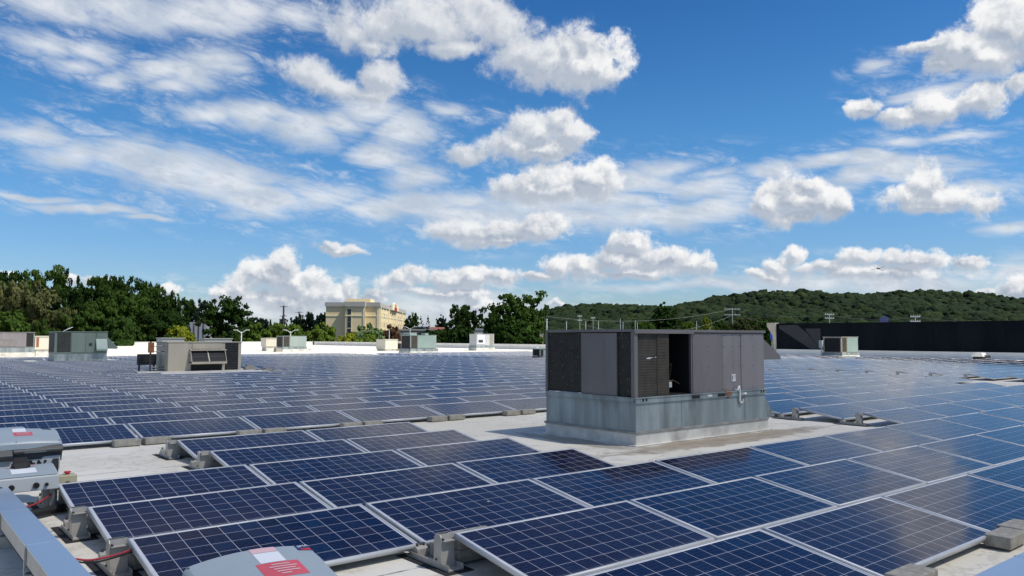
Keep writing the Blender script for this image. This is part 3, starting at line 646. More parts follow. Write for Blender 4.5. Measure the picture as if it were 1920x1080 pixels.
# ------------------------------------------------------------------ rooftop units
def big_unit():
    X, Y, L, D = 9.76, 8.75, 3.68, 2.10       # near corner, length along x, depth along y
    t = thing('rooftop_unit', 'large purple grey air handling unit with missing panels, largest thing on the roof', 'air handler', (X, Y, 0))
    # curb: white flashing, then galvanised skirt, then rail
    mb = MB(); mb.prism([(-0.03, -0.05), (L + 0.08, -0.05), (L + 0.08, D + 0.05), (-0.03, D + 0.05)], 'z', 0, 0.20)
    mb.prism([(-0.09, -0.035 - .08), (L + 0.14, -0.115), (L + 0.14, D + 0.11), (-0.09, D + 0.11)], 'z', 0, 0.022)
    mb.build('curb_flashing', M_CURB, t, bevel=0.01)
    mb = MB(); mb.box(-0.045, L + 0.07, -0.065, D + 0.06, 0.20, 0.235)
    mb.build('curb_lip', paint('dirty grey lip', (0.30, 0.29, 0.26), 0.7, 0, 0.2, 5, dirt=0.5, dirtcol=(0.14, 0.13, 0.11)), t)
    mb = MB(); mb.prism([(-0.02, 0.235), (L + 0.02, 0.235), (L - 0.02, 0.69), (-0.02, 0.69)], 'y', -0.045, D + 0.03)
    mb.prism([(L + 0.021, 0.235), (L + 0.34, 0.24), (L + 0.12, 0.50), (L + 0.02, 0.62)], 'y', -0.02, D - 0.1)
    for xs in (1.15, 2.35, 3.0): mb.box(xs, xs + 0.012, -0.05, -0.046, 0.24, 0.685)
    mb.build('galvanised_skirt', M_GALV, t)
    mb = MB(); mb.box(-0.03, L + 0.02, -0.055, -0.02, 0.69, 0.785); mb.box(-0.04, -0.005, -0.02, D + 0.03, 0.69, 0.785)
    mb.box(-0.045, L + 0.03, -0.068, -0.055, 0.77, 0.785); mb.box(-0.045, L + 0.03, -0.068, -0.055, 0.69, 0.70)
    mb.box(-0.052, -0.04, -0.068, D + 0.03, 0.77, 0.785); mb.box(-0.052, -0.04, -0.068, D + 0.03, 0.69, 0.70)
    rail = mb.build('base_rail', M_GALV, t)
    mb = MB()
    for (a, b) in ((0.13, 0.17), (0.21, 0.25), (3.50, 3.54), (3.58, 3.62)): mb.box(a, b, -0.0575, -0.054, 0.715, 0.765)
    mb.box(1.42, 1.64, -0.0575, -0.054, 0.70, 0.755); mb.box(2.16, 2.38, -0.0575, -0.054, 0.70, 0.755)
    mb.build('forklift_slots', M_BLACK, rail)
    mb = MB(); mb.box(1.87, 1.99, -0.0585, -0.055, 0.715, 0.75); mb.build('rating_sticker', M_PVC, rail)
    # cabinet shell: open frame with real opening
    z0, z1 = 0.785, 1.90
    mb = MB(); mb.box(0, L, 0, D, z0, z0 + 0.03); mb.box(0.0, 1.43, 0.10, 0.12, z0, z1 - 0.04); mb.box(1.45, L, 0.02, 0.04, z0, z1 - 0.04)
    mb.box(L - 0.02, L, 0.04, D, z0, z1 - 0.04); mb.box(0, L - 0.02, D - 0.02, D, z0, z1 - 0.04); mb.box(0.08, 0.10, 0.12, D - 0.02, z0 + .03, z1 - 0.05)
    mb.v = []; mb.f = []
    mb.box(1.46, L, 0.015, D, z0, z1 - 0.04)                      # closed right part
    mb.box(0.10, 1.46, 1.0, D - 0.02, z0, z1 - 0.05)              # inner bulk of the left part
    mb.build('cabinet', M_PURPLE, t)
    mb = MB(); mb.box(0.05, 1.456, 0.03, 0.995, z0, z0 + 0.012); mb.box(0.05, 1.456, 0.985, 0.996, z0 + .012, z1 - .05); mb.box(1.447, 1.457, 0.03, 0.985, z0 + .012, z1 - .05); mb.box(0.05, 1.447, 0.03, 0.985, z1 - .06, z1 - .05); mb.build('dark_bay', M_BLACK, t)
    mb = MB(); mb.box(-0.04, L + 0.03, -0.05, D + 0.04, z1 - 0.045, z1); mb.box(-0.045, 1.5, -0.055, -0.05, z1 - 0.07, z1)
    mb.build('roof_panel', M_PURPLE, t, bevel=0.006)
    # posts
    for (a, b, c_, d_) in ((-0.03, 0.055, -0.03, 0.045), (-0.03, 0.02, D - 0.01, D + 0.045), (1.455, 1.485, -0.02, 0.02)):
        mb = MB(); mb.box(a, b, c_, d_, 0.70 if a < 0 and c_ < 0 else z0, z1 - 0.045); mb.build('corner_post', M_PURPLE, t, bevel=0.004)
    # left side (faces -x): y runs away from the near corner
    mb = MB(); mb.box(-0.004, 0.03, 1.22, D - 0.02, z0 + 0.01, z1 - 0.06); mb.build('condenser_coil', M_COIL, t)
    mb = MB(); mb.box(0.0, 0.03, 0.05, 0.34, z0 + 0.01, z1 - 0.06); mb.build('condenser_coil', M_COIL, t)
    mb = MB(); mb.box(-0.02, 0.03, 0.37, 1.215, z0 - 0.0, z1 - 0.06); o = mb.build('side_panel', M_PURPLE, t, bevel=0.004)
    mb = MB(); mb.box(-0.024, -0.02, 0.355, 0.37, z0, z1 - 0.06); mb.build('panel_trim', M_STEEL, o)
    # right side (faces -y): x runs to the right
    mb = MB(); mb.box(0.06, 0.56, -0.005, 0.03, z0 + 0.005, z1 - 0.06); mb.build('brown_coil', M_COILB, t)
    mb = MB(); mb.box(0.56, 0.865, -0.012, 0.03, z0 + 0.005, z1 - 0.06); mb.build('brown_coil', lines_mat('brown coil guard', (0.062, 0.050, 0.036), (0.07, 0.060, 0.046), 2, 0.05, 0.2), t)
    mb = MB(); mb.box(0.30, 0.40, -0.0075, -0.0045, 1.41, 1.425); mb.box(0.33, 0.46, -0.0075, -0.0045, 1.425, 1.432); mb.box(0.50, 0.545, -0.0075, -0.0045, 1.43, 1.438)
    mb.build('chalk_mark', M_PVC, t)
    mb = MB()                                                     # contents of the open bay
    mb.cone((1.05, 0.42), 0.11, 0.11, 0.80, 1.12, 18); mb.cone((1.05, 0.42), 0.11, 0.04, 1.12, 1.17, 18); mb.build('compressor', M_STEEL, t, smooth=False)
    mb = MB(); mb.tube([(1.05, .42, 1.17), (1.05, .30, 1.28), (1.25, .25, 1.30), (1.30, .35, 1.0), (1.30, .4, .81)], 0.012, 8)
    mb.tube([(.93, .3, .83), (.93, .2, 1.0), (1.18, .16, 1.02), (1.36, .16, .95)], 0.009, 8); mb.build('copper_pipes', paint('tarnished copper', (0.12, 0.08, 0.06), 0.5, 0.6), t)
    mb = MB(); mb.box(0.94, 1.08, 0.10, 0.20, 0.90, 1.0); mb.build('control_can', M_LGREY, t, bevel=0.01)
    for (a, b, mt, d_) in ((1.49, 2.375, M_PURPLE, -0.028), (2.385, 2.92, M_PURPLE2, -0.020), (2.93, L - 0.005, M_PURPLE2, -0.026)):
        mb = MB(); mb.box(a, b, d_, 0.015, z0 + 0.0, z1 - 0.062); o = mb.build('access_panel', mt, t, bevel=0.004)
        mb = MB()
        for zz in (z0 + 0.05, z0 + 0.45, z1 - 0.30, z1 - 0.10):
            for xx in (a + 0.03, (a + b) / 2, b - 0.03): mb.tube([(xx, d_ - 0.006, zz), (xx, d_, zz)], 0.007, 6)
        mb.build('screws', M_STEEL, o)
    mb = MB(); mb.box(2.69, 2.72, -0.0235, -0.02, z0, z1 - 0.07); mb.box(2.86, 2.875, -0.0225, -0.02, z0, z1 - 0.07); mb.build('panel_fold', M_PURPLE2, t)
    mb = MB(); mb.box(2.62, 2.74, -0.031, -0.0285 + .006, 0.96, 1.09); mb.build('warning_label', M_PVC, t)
    mb = MB(); mb.box(2.635, 2.655, -0.033, -0.0305, 0.98, 1.07); mb.box(2.67, 2.73, -0.033, -0.0305, 1.055, 1.062); mb.box(2.67, 2.73, -0.033, -0.0305, 1.03, 1.036); mb.box(2.67, 2.71, -0.033, -0.0305, 1.00, 1.006); mb.build('label_print', M_STEEL, t)
    mb = MB(); mb.tube([(2.70, -0.02, 0.80), (2.75, -0.07, 0.80), (2.77, -0.07, 0.86), (2.785, -0.07, 0.87), (2.80, -0.07, 0.80), (2.80, -0.07, 0.60), (2.83, -0.07, 0.565), (2.88, -0.07, 0.565), (2.915, -0.07, 0.60), (2.915, -0.07, 0.72), (3.0, -0.07, 0.725)], 0.022, 10)
    mb.build('drain_trap', M_PVC, t, smooth=True)
    mb = MB(); mb.box(2.40, 2.58, -0.062, -0.03, 0.715, 0.80); mb.prism([(2.43, 0.66), (2.50, 0.66), (2.56, 0.72), (2.41, 0.72)], 'y', -0.052, -0.046); mb.build('rust_patch', M_RUST, t)
    # intake hood on the far right end
    mb = MB(); mb.prism([(L, 1.76), (L + 0.02, 1.77), (L + 0.66, 1.405), (L + 0.66, 1.35), (L, 1.35)], 'y', 0.03, D - 0.15)
    mb.build('intake_hood', M_PURPLE, t, bevel=0.003)
    mb = MB(); mb.box(L + 0.001, L + 0.67, 0.02, D - 0.14, 1.335, 1.352); mb.build('hood_rim', M_GREEN, t)
big_unit()

def unit(name, label, x, y, w, d, h, base, cab, front=(), left=(), curb=None, cw=0.08, cat='air conditioner', lid=None, group='smaller rooftop units'):
    """front features lie on the -y face: (part, x0, x1, z0, z1, material, proud); left ones on the -x face: (part, y0, y1, ...)"""
    t = thing(name, label, cat, (x, y, 0), 0, group)
    mb = MB(); mb.box(0, w, 0, d, base, h - 0.04); mb.build('cabinet', cab, t, bevel=0.01)
    mb = MB(); mb.box(-0.04, w + 0.04, -0.04, d + 0.04, h - 0.04, h); mb.build('lid', lid or cab, t, bevel=0.008)
    if base > 0.08:
        mb = MB(); mb.box(-cw + 0.02, w + cw - 0.02, -cw + 0.02, d + cw - 0.02, base * 0.55, base - 0.002); mb.build('curb_rail', M_GALV, t)
        mb = MB(); mb.box(-cw, w + cw, -cw, d + cw, 0, base * 0.55); mb.build('curb', curb or M_CURB, t)
    for (pn, a, b, c, e, mt, pr) in front:
        mb = MB(); mb.box(a, b, -pr, 0.01, c, e); mb.build(pn, mt, t)
    for (pn, a, b, c, e, mt, pr) in left:
        mb = MB(); mb.box(-pr, 0.01, a, b, c, e); mb.build(pn, mt, t)
    return t
# beige unit in its gap among the panels
t = unit('rooftop_unit', 'beige rooftop unit with two open black intakes standing among the panels', 10.95, 38.6, 3.45, 1.85, 1.50, 0.08, M_BEIGE,
         front=[('louvre_coil', 2.66, 3.30, 0.12, 1.44, M_LOUVH, 0.012), ('upper_panel', 1.10, 2.50, 1.16, 1.42, M_BEIGE, 0.04), ('seam', 0.95, 0.965, 0.1, 1.45, M_ALU, 0.006), ('seam', 2.58, 2.60, 0.1, 1.45, M_ALU, 0.006),
                ('lower_intake', 1.06, 2.52, 0.12, 0.42, M_BLACK, 0.01), ('side_panel', 0.02, 0.92, 0.12, 1.44, M_BEIGE, 0.02)],
         left=[('side_panel', 0.1, 1.75, 0.12, 1.44, M_BEIGE, 0.02)])
mb = MB(); mb.prism([(-0.62, 0.52), (-0.04, 1.12), (0, 1.12), (0, 1.14), (-0.66, 0.53)], 'x', 0.98, 2.66)
for xx in (0.98, 2.63): mb.prism([(-0.62, 0.50), (0, 0.50), (0, 1.12), (-0.04, 1.12)], 'x', xx, xx + 0.03)
mb.box(0.98, 2.66, -0.66, 0.0, 0.47, 0.50)
mb.v = []; mb.f = []
mb.prism([(0.0, 1.14), (-0.16, 1.12), (-0.16, 1.08), (0.0, 1.08)], 'x', 0.98, 2.68)            # top lip
mb.prism([(0.0, 0.44), (-0.42, 0.46), (-0.42, 0.56), (0.0, 0.56)], 'x', 0.98, 2.62)             # bottom tray
for xx in (0.98, 2.60): mb.prism([(0, 0.5), (-0.42, 0.52), (-0.12, 1.12), (0, 1.12)], 'x', xx, xx + 0.02)
o = mb.build('intake_hood', M_BEIGE, t)
mb = MB(); mb.prism([(-0.02, 1.08), (-0.36, 0.57), (-0.34, 0.56), (0.0, 1.06)], 'x', 1.02, 1.78); mb.prism([(-0.02, 1.08), (-0.36, 0.57), (-0.34, 0.56), (0.0, 1.06)], 'x', 1.84, 2.58)
mb.build('intake_screen', lines_mat('dark screen', (0.012, 0.014, 0.018), (0.05, 0.055, 0.06), 2, 0.2, 0.12), t)
mb = MB(); mb.prism([(-0.02, 1.085), (-0.37, 0.575), (-0.35, 0.55), (0.0, 1.05)], 'x', 1.785, 1.835); mb.build('screen_divider', M_BEIGE, t)
mb = MB(); mb.tube([(-.62, .5, .05), (-.62, .5, 1.5)], 0.04, 8)
mb.build('conduit_post', M_STEEL, t)
mb = MB(); mb.box(-.74, -.50, .36, .5, 1.0, 1.48); mb.build('disconnect_box', M_RUST, t, bevel=0.01)
mb = MB()
for zz in (0.10, 0.2, 0.32, 1.05, 1.3): mb.tube([(-.62, .5, zz), (0.0, .45, zz)], 0.02, 6)
mb.build('conduits', M_STEEL, t)
mb = MB(); mb.box(-1.0, -0.25, 0.9, 1.3, 0.42, 0.92)
for xx in (-.95, -.30): mb.box(xx - .02, xx + .02, 1.0, 1.2, 0, 0.42)
mb.build('side_louvre_box', M_LOUVH, t)
mb = MB(); mb.box(9.45, 14.9, 36.3, 41.0, 0.0, 0.13); tag(mb.build('equipment_pad', M_CURB, bevel=0.01), 'pale raised pad beneath the beige rooftop unit', 'pad')
for (x, y, s) in ((14.75, 38.4, .3), (15.4, 37.7, .35)):
    mb = MB(); mb.box(-.25, .25, -.15, .15, 0, .16); mb.box(-.15, .1, -.1, .1, .16, .24); tag(mb.build('debris_block', M_CONC, loc=(x, y, .13 if x < 14.9 else 0)), 'dark lump of debris right of the beige unit, %s one' % ('left' if x < 15 else 'right'), 'debris')
# green unit
t = unit('rooftop_unit', 'grey green rooftop unit with louvres and a triangular hood on the left', 9.5, 58, 3.1, 2.1, 2.06, 0.62, M_GREEN, curb=M_GALV, cw=0.0,
         front=[('louvre', 0.14, 0.92, 0.72, 1.98, M_LOUV, 0.01), ('access_panel', 0.97, 1.78, 0.7, 1.98, M_GREEN, 0.025), ('access_panel', 1.80, 2.36, 0.7, 1.98, M_GREEN, 0.02), ('upper_panel', 2.42, 3.05, 1.62, 1.98, M_GREEN, 0.03), ('gauge_plate', 1.98, 2.18, 1.1, 1.3, M_LOUV, 0.025)],
         left=[('louvre', 0.1, 2.0, 0.72, 1.98, M_LOUV, 0.01)])
mb = MB(); mb.prism([(0, 1.60), (-0.30, 0.92), (-0.30, 0.80), (0, 0.80)], 'x', 2.40, 3.06); mb.build('exhaust_hood', M_GREEN2, t)
mb = MB(); mb.prism([(3.1, 1.72), (3.78, 0.98), (3.70, 0.9), (3.1, 0.92)], 'y', 0.1, 1.9); mb.build('intake_hood', M_GREEN, t)
mb = MB(); mb.tube([(0.55, 0.5, 2.06), (0.75, 0.5, 2.18), (1.1, 0.6, 2.34)], 0.03, 6); mb.build('roof_pipe', M_LGREY, t)
mb = MB(); mb.box(8.2, 14.6, 56.4, 61.4, 0.0, 0.12); tag(mb.build('equipment_pad', M_CURB, bevel=0.01), 'pale raised pad beneath the grey green rooftop unit', 'pad')
# purple unit far left
t = unit('rooftop_unit', 'purple grey rooftop unit cut by the left edge of the photo', 6.3, 72, 4.1, 2.2, 2.05, 0.85, M_PURPLE2, cw=0.05,
         front=[('dark_coil', 3.55, 4.02, 0.92, 1.97, M_LOUVH, 0.012), ('access_panel', 1.9, 3.5, 0.92, 1.97, M_PURPLE2, 0.02), ('brown_panel', 0.9, 2.9, 0.95, 1.5, paint('weathered panel', (0.20, 0.185, 0.18), .6), 0.026)],
         left=[('dark_coil', 0.1, 2.1, 0.92, 1.97, M_LOUVH, 0.012)])
# pale units towards the far edge
t = unit('rooftop_unit', 'small pale grey rooftop unit in front of the hotel trees, on white roof', 36.85, 86, 2.85, 1.85, 1.80, 0.52, M_SAGE,
         front=[('dark_coil', 0.06, 0.78, 0.58, 1.72, M_COILB, 0.012), ('access_panel', 0.85, 2.78, 0.56, 1.74, M_SAGE, 0.025)], left=[('dark_coil', 0.1, 1.7, 0.58, 1.72, M_COIL, 0.012)])
mb = MB(); mb.prism([(2.93, 0.0), (3.5, 0.0), (3.2, 0.3), (2.93, 0.4)], 'y', 0, 1.6); mb.build('duct_skirt', M_CURB, t)
mb = MB(); mb.box(-.95, -.15, -.1, .3, 0, .42); mb.tube([(-.85, -.2, 0), (-.85, -.2, .6)], .06, 8); mb.build('gas_regulator', M_CONC, t)
t = unit('rooftop_unit', 'sage green rooftop unit with two dark coils, just beyond the panels at centre', 41.3, 66, 3.02, 1.75, 1.90, 0.56, M_SAGE, cw=0.16,
         front=[('dark_coil', 0.08, 0.78, 0.6, 1.82, M_COILB, 0.012), ('access_panel', 0.84, 2.95, 0.6, 1.84, M_GREEN2, 0.025)], left=[('dark_coil', 0.1, 1.65, 0.6, 1.82, M_BLACK, 0.012)])
mb = MB(); mb.box(.1, .9, .3, 1.5, 1.9, 2.14); mb.box(2.0, 2.4, .5, 1.2, 1.9, 2.1); mb.build('roof_box', M_SAGE, t)
mb = MB(); mb.tube([(-.35, -.4, 0), (-.3, -.3, .5), (-.05, -.1, .6)], .05, 8); mb.build('gas_pipe', M_STEEL, t)
t = unit('rooftop_unit', 'whitish rooftop unit with a label panel beside the big round tree', 59.8, 80, 2.8, 1.5, 2.10, 0.62, M_LGREY,
         front=[('control_panel', 0.1, 1.3, 0.8, 2.0, paint('white panel', (0.7, 0.7, 0.72), .4), 0.04), ('gauge', 0.3, 1.0, 1.0, 1.35, M_STEEL, 0.05), ('open_side', 2.1, 2.7, 0.7, 2.02, paint('tan void', (0.3, 0.28, 0.22), .7), 0.012)], left=[('side_panel', 0.1, 1.4, 0.7, 2.0, M_LGREY, 0.02)])
t = unit('rooftop_unit', 'pale rooftop unit with a black coil standing before the dark wall', 62.0, 33.0, 2.72, 1.6, 1.80, 0.50, M_BEIGE, lid=M_ALU,
         front=[('brown_coil', 0.1, 0.8, 0.56, 1.72, M_COILB, 0.012), ('access_panel', 0.86, 2.66, 0.54, 1.74, M_GREEN2, 0.025)], left=[('black_coil', 0.12, 1.48, 0.56, 1.70, M_BLACK, 0.012)])
mb = MB(); mb.box(-.35, -.1, 1.5, 1.8, .9, 1.5); mb.tube([(-.2, 1.65, 0), (-.2, 1.65, .9)], .07, 8); mb.build('disconnect_box', M_LGREY, t)
t = unit('condenser_unit', 'little grey box unit at the far end of the panels left of the large unit', 41.4, 47.0, 1.3, 0.9, 0.82, 0.08, M_SAGE, front=[('grille', 0.06, 0.36, 0.12, 0.74, M_COIL, 0.012)], left=[('grille', 0.08, 0.8, 0.12, 0.74, M_LOUVH, 0.012)])
mb = MB(); mb.box(38.9, 43.0, 44.4, 48.3, 0.0, 0.10); tag(mb.build('equipment_pad', M_CURB), 'pale low pad beneath the little box unit', 'pad')
# cream exhaust boxes
def cream(label, x, y, w, d, z0, h, legs=True):
    t = thing('exhaust_box', label, 'roof vent', (x, y, 0), 0, 'cream roof boxes')
    mb = MB(); mb.box(0, w, 0, d, z0, h); mb.build('housing', M_CREAM, t, bevel=0.02)
    mb = MB(); mb.box(-.05, w + .05, -.05, d + .05, h, h + .06); mb.build('cap', M_CREAM, t)
    mb = MB(); mb.box(0.1, w - .1, 0.1, d - .1, 0, z0); mb.build('curb', M_CURB, t)
    return t
cream('cream roof box left of the sage green unit', 48.98, 84, 1.75, 2.2, 0.2, 1.36)
t = thing('exhaust_fan', 'dark low slatted fan between the cream box and the sage unit', 'roof vent', (51.0, 84, 0))
mb = MB(); mb.box(0, 1.6, 0, 1.2, 0.25, 0.9); mb.build('fan_body', M_LOUVH, t); mb = MB(); mb.prism([(0, 0.92), (0.3, 1.2), (1.3, 1.2), (1.6, 0.92)], 'y', 0, 1.2); mb.build('fan_cap', M_BEIGE, t); mb = MB(); mb.box(-.1, 1.7, -.1, 1.3, 0, .25); mb.build('curb', M_CURB, t)
cream('cream roof box left of the small pale grey unit', 36.9, 91, 1.6, 1.6, 0.55, 1.5)
cream('left cream box showing above the beige unit', 15.2, 55.0, 1.45, 1.2, 0.9, 1.6)
cream('right cream box showing above the beige unit', 18.0, 55.0, 1.85, 1.2, 0.9, 1.56)
t = cream('cream roof box with a red stripe between the two left units', 11.3, 78, 1.6, 1.2, .6, 1.7)
mb = MB(); mb.box(-.6, -.05, 0, 1, .6, 1.5); mb.build('grille', M_LOUVH, t); mb = MB(); mb.box(.1, .3, -.01, 0, .8, 1.6); mb.build('red_stripe', M_RUST, t)
# small vents and pipes on the white roof
for (x, y, l) in ((42.5, 92.0, 'small grey vent on the white roof left of the cream box'), (66.5, 76.0, 'small grey vent at the parapet right of the whitish unit')):
    t = thing('roof_vent', l, 'vent', (x, y, 0)); mb = MB(); mb.cone((0, 0), .12, .12, 0, .3, 12); mb.box(-.6, .6, -.05, .05, .12, .2); mb.build('pipe', M_STEEL, t); mb = MB(); mb.cone((0, 0), .22, .05, .3, .42, 12); mb.build('cowl', M_LGREY, t)
t = thing('roof_hatch', 'small white and black roof fan at the foot of the dark wall', 'roof vent', (67.2, 24.6, 0)); t.scale = (.62, .62, .8)
mb = MB(); mb.box(-.6, .6, -.5, .5, 0, .35); mb.build('curb', M_BLACK, t); mb = MB(); mb.prism([(-.7, .35), (-.5, .72), (.3, .74), (.75, .35)], 'x', -.6, .6); mb.build('hood', M_PVC, t)
mb = MB(); mb.box(-.05, .05, -1.3, -.55, .2, .5); mb.build('side_arm', M_STEEL, t)

# ------------------------------------------------------------------ inverters, covers and cables on the near roof
M_LID = paint('pale blue grey lid', (0.33, 0.385, 0.42), 0.42, 0.0, 0.04, 1.5, dirt=0.15, dirtcol=(0.27, 0.30, 0.32), bump=0.01)
M_CHAR = paint('charcoal plastic', (0.045, 0.05, 0.055), 0.5)
M_COVER = paint('smooth galvanised cover', (0.50, 0.62, 0.74), 0.36, 0.7, 0.05, 0.8, dirt=0.18, dirtcol=(0.40, 0.45, 0.5), bump=0.02, bscale=3)
M_LREDS = paint('faded red sticker', (0.62, 0.10, 0.13), 0.5, 0, 0.05)
M_LPINK = paint('pink sticker', (0.72, 0.48, 0.50), 0.5, 0, 0.05)
M_LWHITE = paint('white sticker', (0.75, 0.77, 0.80), 0.45, 0, 0.03)
M_NAVY = paint('navy badge', (0.015, 0.04, 0.16), 0.4)
def inverter(label, x, y, z, w, dep, drop, body, marks):
    """x left end, y far edge, z height of the far edge of the lid; the lid slopes down towards -y"""
    t = thing('solar_inverter', label, 'inverter', (x, y, 0), 0, 'large grey solar inverters')
    NU, NV = 20, 10
    arch = 0.055 * w
    def top(u, v, d=0.0):
        k = 1 - (2 * u - 1) ** 2
        yy = -v * dep + arch * k * (1 - v) - arch * 0.9 * k * v
        zz = z - drop * v + 0.028 * k
        e = min(u, 1 - u) * w; f = min(v, 1 - v) * dep
        for q in (e, f):
            if q < 0.03: zz -= (0.03 - q) ** 2 / 0.03 * 0.8
        return (u * w, yy, zz - d)
    us = [0, .012, .03] + [i / 16 for i in range(1, 16)] + [.97, .988, 1]; vs_ = [0, .015, .04, .2, .4, .6, .8, .96, .985, 1]
    vs = []; fs = []; a, b = len(us), len(vs_)
    for v in vs_:
        for u in us: vs.append(top(u, v))
    for j in range(b - 1):
        for i in range(a - 1): q = j * a + i; fs.append((q, q + a, q + a + 1, q + 1))
    n0 = len(vs); ring = [i for i in range(a)] + [a * j + a - 1 for j in range(1, b)] + [a * (b - 1) + i for i in range(a - 2, -1, -1)] + [a * j for j in range(b - 2, 0, -1)]
    for r in ring: p = vs[r]; vs.append((p[0], p[1], p[2] - 0.055))
    L = len(ring)
    for k in range(L): fs.append((ring[k], ring[(k + 1) % L], n0 + (k + 1) % L, n0 + k))
    fs.append(tuple(range(n0, n0 + L)))
    mb = MB(); mb._a(vs, fs); lid = mb.build('lid', M_LID, t, smooth=False)
    # charcoal shell under the lid, same plan, a little inset
    vs2 = []; n1 = 0
    for r in ring: p = vs[r]; vs2.append((0.5 * w + (p[0] - 0.5 * w) * 1.005, p[1] * 1.004, p[2] - 0.056))
    for r in ring: p = vs[r]; vs2.append((0.5 * w + (p[0] - 0.5 * w) * 0.99, -dep * .5 + (p[1] + dep * .5) * 0.95, p[2] - 0.056 - body))
    fs2 = [(k, (k + 1) % L, L + (k + 1) % L, L + k) for k in range(L)] + [tuple(range(L)), tuple(range(L, 2 * L))]
    mb = MB(); mb._a(vs2, fs2); mb.build('shell', M_CHAR, t)
    for (u, v) in ((.03, .06), (.97, .93), (.03, .93), (.5, .965)):
        p = top(u, v); mb = MB(); mb.cone((p[0], p[1]), .007, .006, p[2] - .002, p[2] + .003, 10); mb.build('lid_screw', M_STEEL, lid)
    def patch(u0, u1, v0, v1, mt, nm, h=0.0015, skew=0.0):
        N = 12; vs = []; fs = []
        for j in range(N + 1):
            for i in range(N + 1):
                p = top(u0 + (u1 - u0) * i / N + skew * j / N, v0 + (v1 - v0) * j / N); vs.append((p[0], p[1], p[2] + h))
        for j in range(N):
            for i in range(N): q = j * (N + 1) + i; fs.append((q, q + N + 1, q + N + 2, q + 1))
        mb = MB(); mb._a(vs, fs); return mb.build(nm, mt, lid)
    for (u0, u1, v0, v1, mt, nm) in marks: patch(u0, u1, v0, v1, mt, nm)
    return t, lid, patch, top
# nearest one, at the bottom edge
t, lid, patch, top = inverter('pale grey inverter lid with red and white stickers at the bottom centre of the photo', 1.42, 4.62, 0.498, 0.755, 0.66, 0.145, 0.12,
    [(0.50, 0.70, 0.025, 0.12, M_LPINK, 'pink_sticker'), (0.50, 0.70, 0.125, 0.30, M_LWHITE, 'white_sticker'), (0.455, 0.785, 0.305, 0.55, M_LREDS, 'red_sticker'), (0.86, 0.975, 0.045, 0.135, M_NAVY, 'brand_badge')])
for k, (a, b) in enumerate(((.56, .70), (.53, .745), (.55, .72), (.56, .74), (.58, .66))):
    patch(a, b, 0.345 + k * 0.038, 0.360 + k * 0.038, M_LPINK, 'sticker_print', 0.0045)
p0, p1, p2 = top(.895, .10), top(.97, .085), top(.97, .13); p3 = top(.885, .13)
mb = MB(); mb._a([(p[0], p[1], p[2] + .003) for p in (p0, p1, p2, p3)], [(0, 3, 2, 1)]); mb.build('badge_red', M_RED, lid)
fc = bpy.data.curves.new('lettering', 'FONT'); fc.body = 'SMA'; fc.size = 0.036; fc.extrude = 0.0004
tmp = bpy.data.objects.new('lettering', fc); COL.objects.link(tmp); bpy.context.view_layer.update()
tme = bpy.data.meshes.new_from_object(tmp.evaluated_get(bpy.context.evaluated_depsgraph_get())); bpy.data.objects.remove(tmp)
fo = link('badge_lettering', tme, M_LWHITE, lid); p = top(.872, .092); fo.location = (p[0], p[1], p[2] + .004); fo.rotation_euler = (math.atan2(.145, .66), 0, 0)
mb = MB()
for xx in (.06, .64):
    mb.box(xx, xx + .04, -.08, -.04, 0, .30); mb.box(xx, xx + .04, -.60, -.56, 0, .17); mb.box(xx, xx + .04, -.62, -.02, 0.0, .03)
mb.build('rack', M_ALU, t)

# the one at the left edge, with its connection boxes
t, lid, patch, top = inverter('grey inverter at the left edge with dark front, standing behind the metal cover', 0.84, 10.05, 0.752, 0.86, 0.34, 0.105, 0.11,
    [(0.50, 0.645, 0.03, 0.34, M_LWHITE, 'white_sticker'), (0.50, 0.70, 0.35, 0.60, M_LREDS, 'red_sticker'), (0.83, 0.93, 0.05, 0.15, M_CHAR, 'brand_badge')])
for k in range(3): patch(.53, .67, .40 + k * .06, .42 + k * .06, M_LPINK, 'sticker_print', 0.0045)
mb = MB(); mb.prism([(-.36, .615), (-.40, .575), (-.40, .545), (-.26, .50), (-.26, .60)], 'x', .40, .86); mb.prism([(-.375, .60), (-.43, .54), (-.42, .49), (-.26, .46), (-.26, .58)], 'x', 0.0, .40)
mb.build('front_visor', M_CHAR, t, bevel=0.01)
mb = MB(); mb.box(.50, .70, -.405, -.399, .55, .572); mb.build('display', paint('display', (.12, .14, .15), .2), t)
mb = MB(); mb.box(0.02, .84, -.36, -.08, .36, .50); mb.build('connection_box', M_LGREY, t, bevel=0.006)
for xx in (.56, .64, .70): mb = MB(); mb.tube([(xx, -.37, .45), (xx, -.355, .45)], .022 if xx == .56 else .014, 12); mb.build('cable_gland', M_BLACK, t)
for xx in (.05, .77):
    mb = MB(); mb.box(xx, xx + .05, -.40, -.35, 0.0, .47); mb.box(xx, xx + .05, -.08, -.03, 0.0, .62); mb.box(xx, xx + .05, -.44, 0.02, 0.0, .03); mb.build('leg', M_STEEL if xx > .5 else M_ALU, t)
mb = MB()
for k, (xx, x2) in enumerate(((.60, .52), (.66, .55), (.58, .70))): mb.tube([(xx, -.36, .44), ((xx + x2) / 2, -.42, .38), (x2, -.42, .27)], .010, 8)
mb.build('cables', M_BLACK, t)
# duct behind it
t = thing('cable_duct', 'pale grey duct with joints behind the left inverter', 'duct', (0.2, 10.42, 0))
mb = MB(); mb.box(-.6, 1.24, -.12, .12, .60, .745); mb.build('duct_body', M_LID, t, bevel=.004)
mb = MB(); 
for xx in (-.2, .44, 1.13): mb.box(xx, xx + .02, -.123, .123, .60, .748)
mb.build('duct_joints', M_ALU, t)
mb = MB(); mb.box(-.3, -.26, -.02, .02, 0, .6); mb.box(1.0, 1.04, -.02, .02, 0, .6); mb.build('duct_posts', M_ALU, t)
